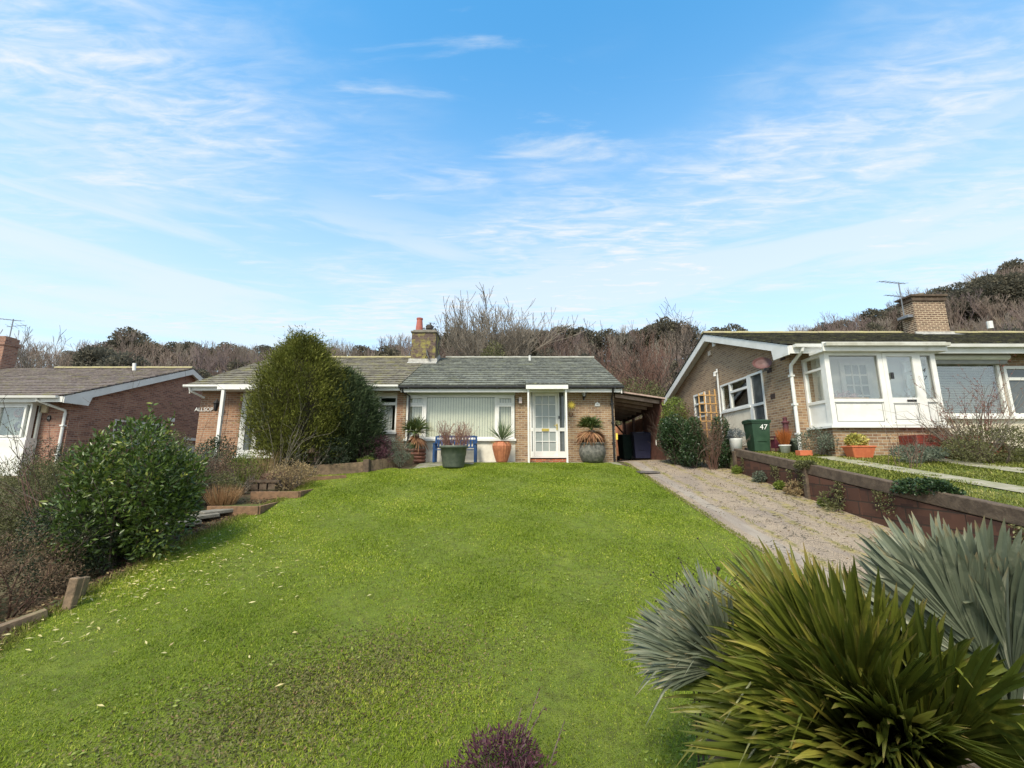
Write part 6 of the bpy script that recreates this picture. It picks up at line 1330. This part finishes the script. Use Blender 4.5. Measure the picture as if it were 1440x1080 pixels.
n_ = 430; x = edge_l(np.zeros(n_)+5)+np.abs(np.random.normal(0, 1.0, n_))**1.1; y = np.random.normal(5.8, 1.2, n_); z = G(x, y)
a = np.random.rand(n_)*6.28
o = leafcloud('fallen_leaves', np.stack([x, y, z+.045], 1), np.stack([np.cos(a), np.sin(a), np.random.normal(size=n_)*.15], 1), np.random.uniform(.035, .08, n_), .018, leafmat('fallen_leaf', (.42, .36, .14), (.58, .52, .26), (.38, .26, .10), .6, .15), nrm=np.array([0, 0, 1.0])); tag(o, 'pale yellow fallen leaves scattered on the lawn beside the glossy shrub', 'leaves', kind='stuff')
n_ = 1500; x = 3.8+2.4*np.random.rand(n_)**.55; y = np.random.uniform(3, 14.5, n_); z = G(x, y)
o = leafcloud('driveway_litter', np.stack([x, y, z+.03], 1), np.random.normal(size=(n_, 3))*[1, 1, .3], np.random.uniform(.02, .06, n_), .016, leafmat('litter', (.10, .06, .03), (.24, .17, .09), (.12, .14, .04), .9)); tag(o, 'small bits of leaf litter and moss scattered on the driveway', 'leaf litter', kind='stuff')
n_ = 5200; y = np.random.uniform(2.5, 12, n_); x = edge_l(y)-np.abs(np.random.normal(0, .38, n_)); z = G(x, y)
o = leafcloud('bed_litter', np.stack([x, y, z+.015], 1), np.random.normal(size=(n_, 3))*[1, 1, .25], np.random.uniform(.03, .07, n_), .026, leafmat('dead_leaf_litter', (.07, .04, .025), (.20, .13, .07), (.34, .27, .13), .9)); tag(o, 'dead leaves lying on the soil between the lawn edge and the left bed', 'leaf litter', kind='stuff')
n_ = 7000; y = np.random.uniform(2.5, 12.1, n_); x = edge_l(y)+np.random.normal(0, .07, n_)-.06*np.sin(y*5)*np.sin(y*2.3); z = G(x, y)
o = leafcloud('lawn_edge_grass', np.stack([x, y, z], 1), np.random.normal(size=(n_, 3))*[.6, .6, .1]+[0, 0, 1], np.random.uniform(.04, .10, n_), .009, lm_grass2); tag(o, 'longer ragged grass along the left edge of the lawn', 'grass', kind='stuff')
# grass fringe along the driveway edge and moss tufts in its joints
n_ = 9000; x = np.concatenate([3.70+np.random.normal(0, .035, 5000), np.random.choice([4.28, 4.95, 5.5, 6.1], 4000)+np.random.normal(0, .05, 4000)]); y = np.random.uniform(2, 14.2, n_)
k = (np.arange(n_) < 5000) | (np.sin(y*2.3+x*5)*np.sin(y*5.1+x) > .35); x, y = x[k], y[k]; n_ = len(x); z = G(x, y)+.015
o = leafcloud('edge_grass', np.stack([x, y, z], 1), np.random.normal(size=(n_, 3))*[.6, .6, .1]+[0, 0, 1], np.random.uniform(.02, .05, n_), .010, lm_grass2); tag(o, 'grass tufts along the driveway edge and in its joints', 'grass', kind='stuff')
# ================================================================== foreground palms
pm_fg = palm_material('fan_palm_green', (.035, .052, .010), (.17, .195, .026), (.36, .33, .06), .34)
pm_yel = palm_material('fan_palm_yellowing', (.10, .11, .02), (.22, .20, .035), (.42, .32, .05), .45)
pm_silv = palm_material('fan_palm_silver', (.07, .09, .055), (.20, .225, .15), (.38, .38, .27), .5)
def fanpalm(name, label, cpx, Y, R, fans, seed, mats, wd=.034, nseg=22):
    """fans: (image angle, lean away from the camera, length, petiole, material index)"""
    c = P(*cpx, Y); t = thing(name, label, 'palm', (c.x, c.y, gz(c.x, c.y))); rnd = random.Random(seed)
    q = MB(); zb = gz(c.x, c.y)-.1
    for k in range(3):
        a = k*2.1+seed; e = c+Vector((math.cos(a)*.12, math.sin(a)*.12, -.25)); q.tube([(c.x+math.cos(a)*.05, c.y+math.sin(a)*.05, zb), e], [.10, .08], 10)
    q.build('trunk', bark, t)
    for ang, lean_, L, pet, mi in fans:
        A = math.radians(ang); E = math.radians(lean_)
        d = Vector((math.cos(A)*math.cos(E), math.sin(E), math.sin(A)*math.cos(E))).normalized()
        st_ = c+Vector((0, 0, -.22)); hub = c+d*pet
        q = MB(); mid = (st_+hub)/2+Vector((0, 0, .04)); q.tube([st_, mid, hub], [.013, .010, .008], 6)
        tow = -c.normalized(); nrm = (tow-d*tow.dot(d)); nrm = (nrm.normalized()+Vector((rnd.gauss(0, .25), rnd.gauss(0, .25), .35+rnd.gauss(0, .25)))).normalized()
        nrm = (nrm-d*nrm.dot(d)).normalized()
        fanleaf(q, hub, d, nrm, L, nseg, rnd.uniform(.46, .80), wd, rnd, rnd.uniform(.03, .16), .24, .018)
        q.build('frond', mats[mi], t)
    return t
rnd = random.Random(1234)
fans = []
for k in range(64):
    E = rnd.uniform(-55, 40); ang = rnd.uniform(112, 160) if rnd.random() < .74 else rnd.uniform(45, 200)
    fans.append((ang, E, rnd.uniform(.60, .76), rnd.uniform(.10, .44), 1 if rnd.random() < .10 else 0))
for k in range(9): fans.append((rnd.uniform(185, 225) if k % 2 else rnd.uniform(-30, 10), rnd.uniform(-50, 20), .5, .3, 2))
fanpalm('fan_palm', 'large green fan palm filling the bottom right foreground', (1255, 1080), 2.15, 1.0, fans, 5, (pm_fg, pm_yel, pm_dead), .028, 30)
fans = []
for k in range(17): fans.append((rnd.uniform(72, 112), rnd.uniform(-38, 40), rnd.uniform(.48, .58), rnd.uniform(.12, .34), 0))
fanpalm('silver_fan_palm', 'silvery blue-grey fan palm at the far right of the foreground', (1412, 1000), 2.0, .8, fans, 6, (pm_silv,), .034, 24)
fans = []
for k in range(18): fans.append((rnd.uniform(85, 165), rnd.uniform(-15, 60), rnd.uniform(.38, .48), rnd.uniform(.12, .22), 0))
fanpalm('silver_fan_palm', 'smaller silver-leaved fan palm behind the left side of the green one', (1045, 965), 2.4, .6, fans, 7, (pm_silv,), .020, 26)
# burgundy shrub at the bottom edge
b = P(702, 1110, 2.85); B = (b.x, 2.85, gz(b.x, 2.85)); mkshrub('burgundy_shrub', 'small burgundy-leaved shrub at the bottom edge of the lawn', 'shrub', B, .38, .34, .28, 3000, .034, .010, lm_burg, 14, 131, up=.7, spread=.5, stems=8, sr=.005, shoots=14)
# dried seed-head stems
lmseed = M('seed_head_black', (.02, .015, .012), (.04, .03, .025), 20, .9)
for k, (u0, v0, u1, v1, Y, lb_) in enumerate(((984, 985, 992, 838, 2.55, 'tallest thin dried stem with a dark seed head at the edge of the fan palms'), (975, 960, 945, 835, 2.7, 'thin leaning dried stem left of the tallest one'), (982, 970, 1010, 800, 2.7, 'thin dried stem leaning right toward the driveway'))):
    a = P(u0, v0, Y); e = P(u1, v1, Y); t = thing('dried_flower_stem', lb_, 'dried flower', (a.x, Y, gz(a.x, Y)), 'dried stems by the palm')
    rnd = random.Random(k); segs = []; g0 = Vector((a.x, Y, gz(a.x, Y))); o_ = g0; mid = a-o_; tip = e-o_
    segs.append(((0, 0, 0), tuple(mid), .005, .004)); segs.append((tuple(mid), tuple(tip), .004, .003))
    heads = []
    for j in range(9):
        d = Vector((rnd.gauss(0, .10), rnd.gauss(0, .10), rnd.uniform(.03, .22))); s0 = mid.lerp(tip, rnd.uniform(.65, 1)); segs.append((tuple(s0), tuple(s0+d), .002, .0012)); heads.append(s0+d)
    heads.append(tip); segmesh('stem', segs, lmseed, t, 4); q = MB()
    for h_ in heads: r = .006 if h_ is not tip else .014; q.lathe([(.0005, h_.z-r), (r*.8, h_.z-r*.5), (r, h_.z), (r*.7, h_.z+r*.7), (.0005, h_.z+r)], h_.x, h_.y, 6)
    q.build('seed_head', lmseed, t, world=True)
print('objects', len(bpy.data.objects), 'polys', sum(len(m.polygons) for m in bpy.data.meshes))
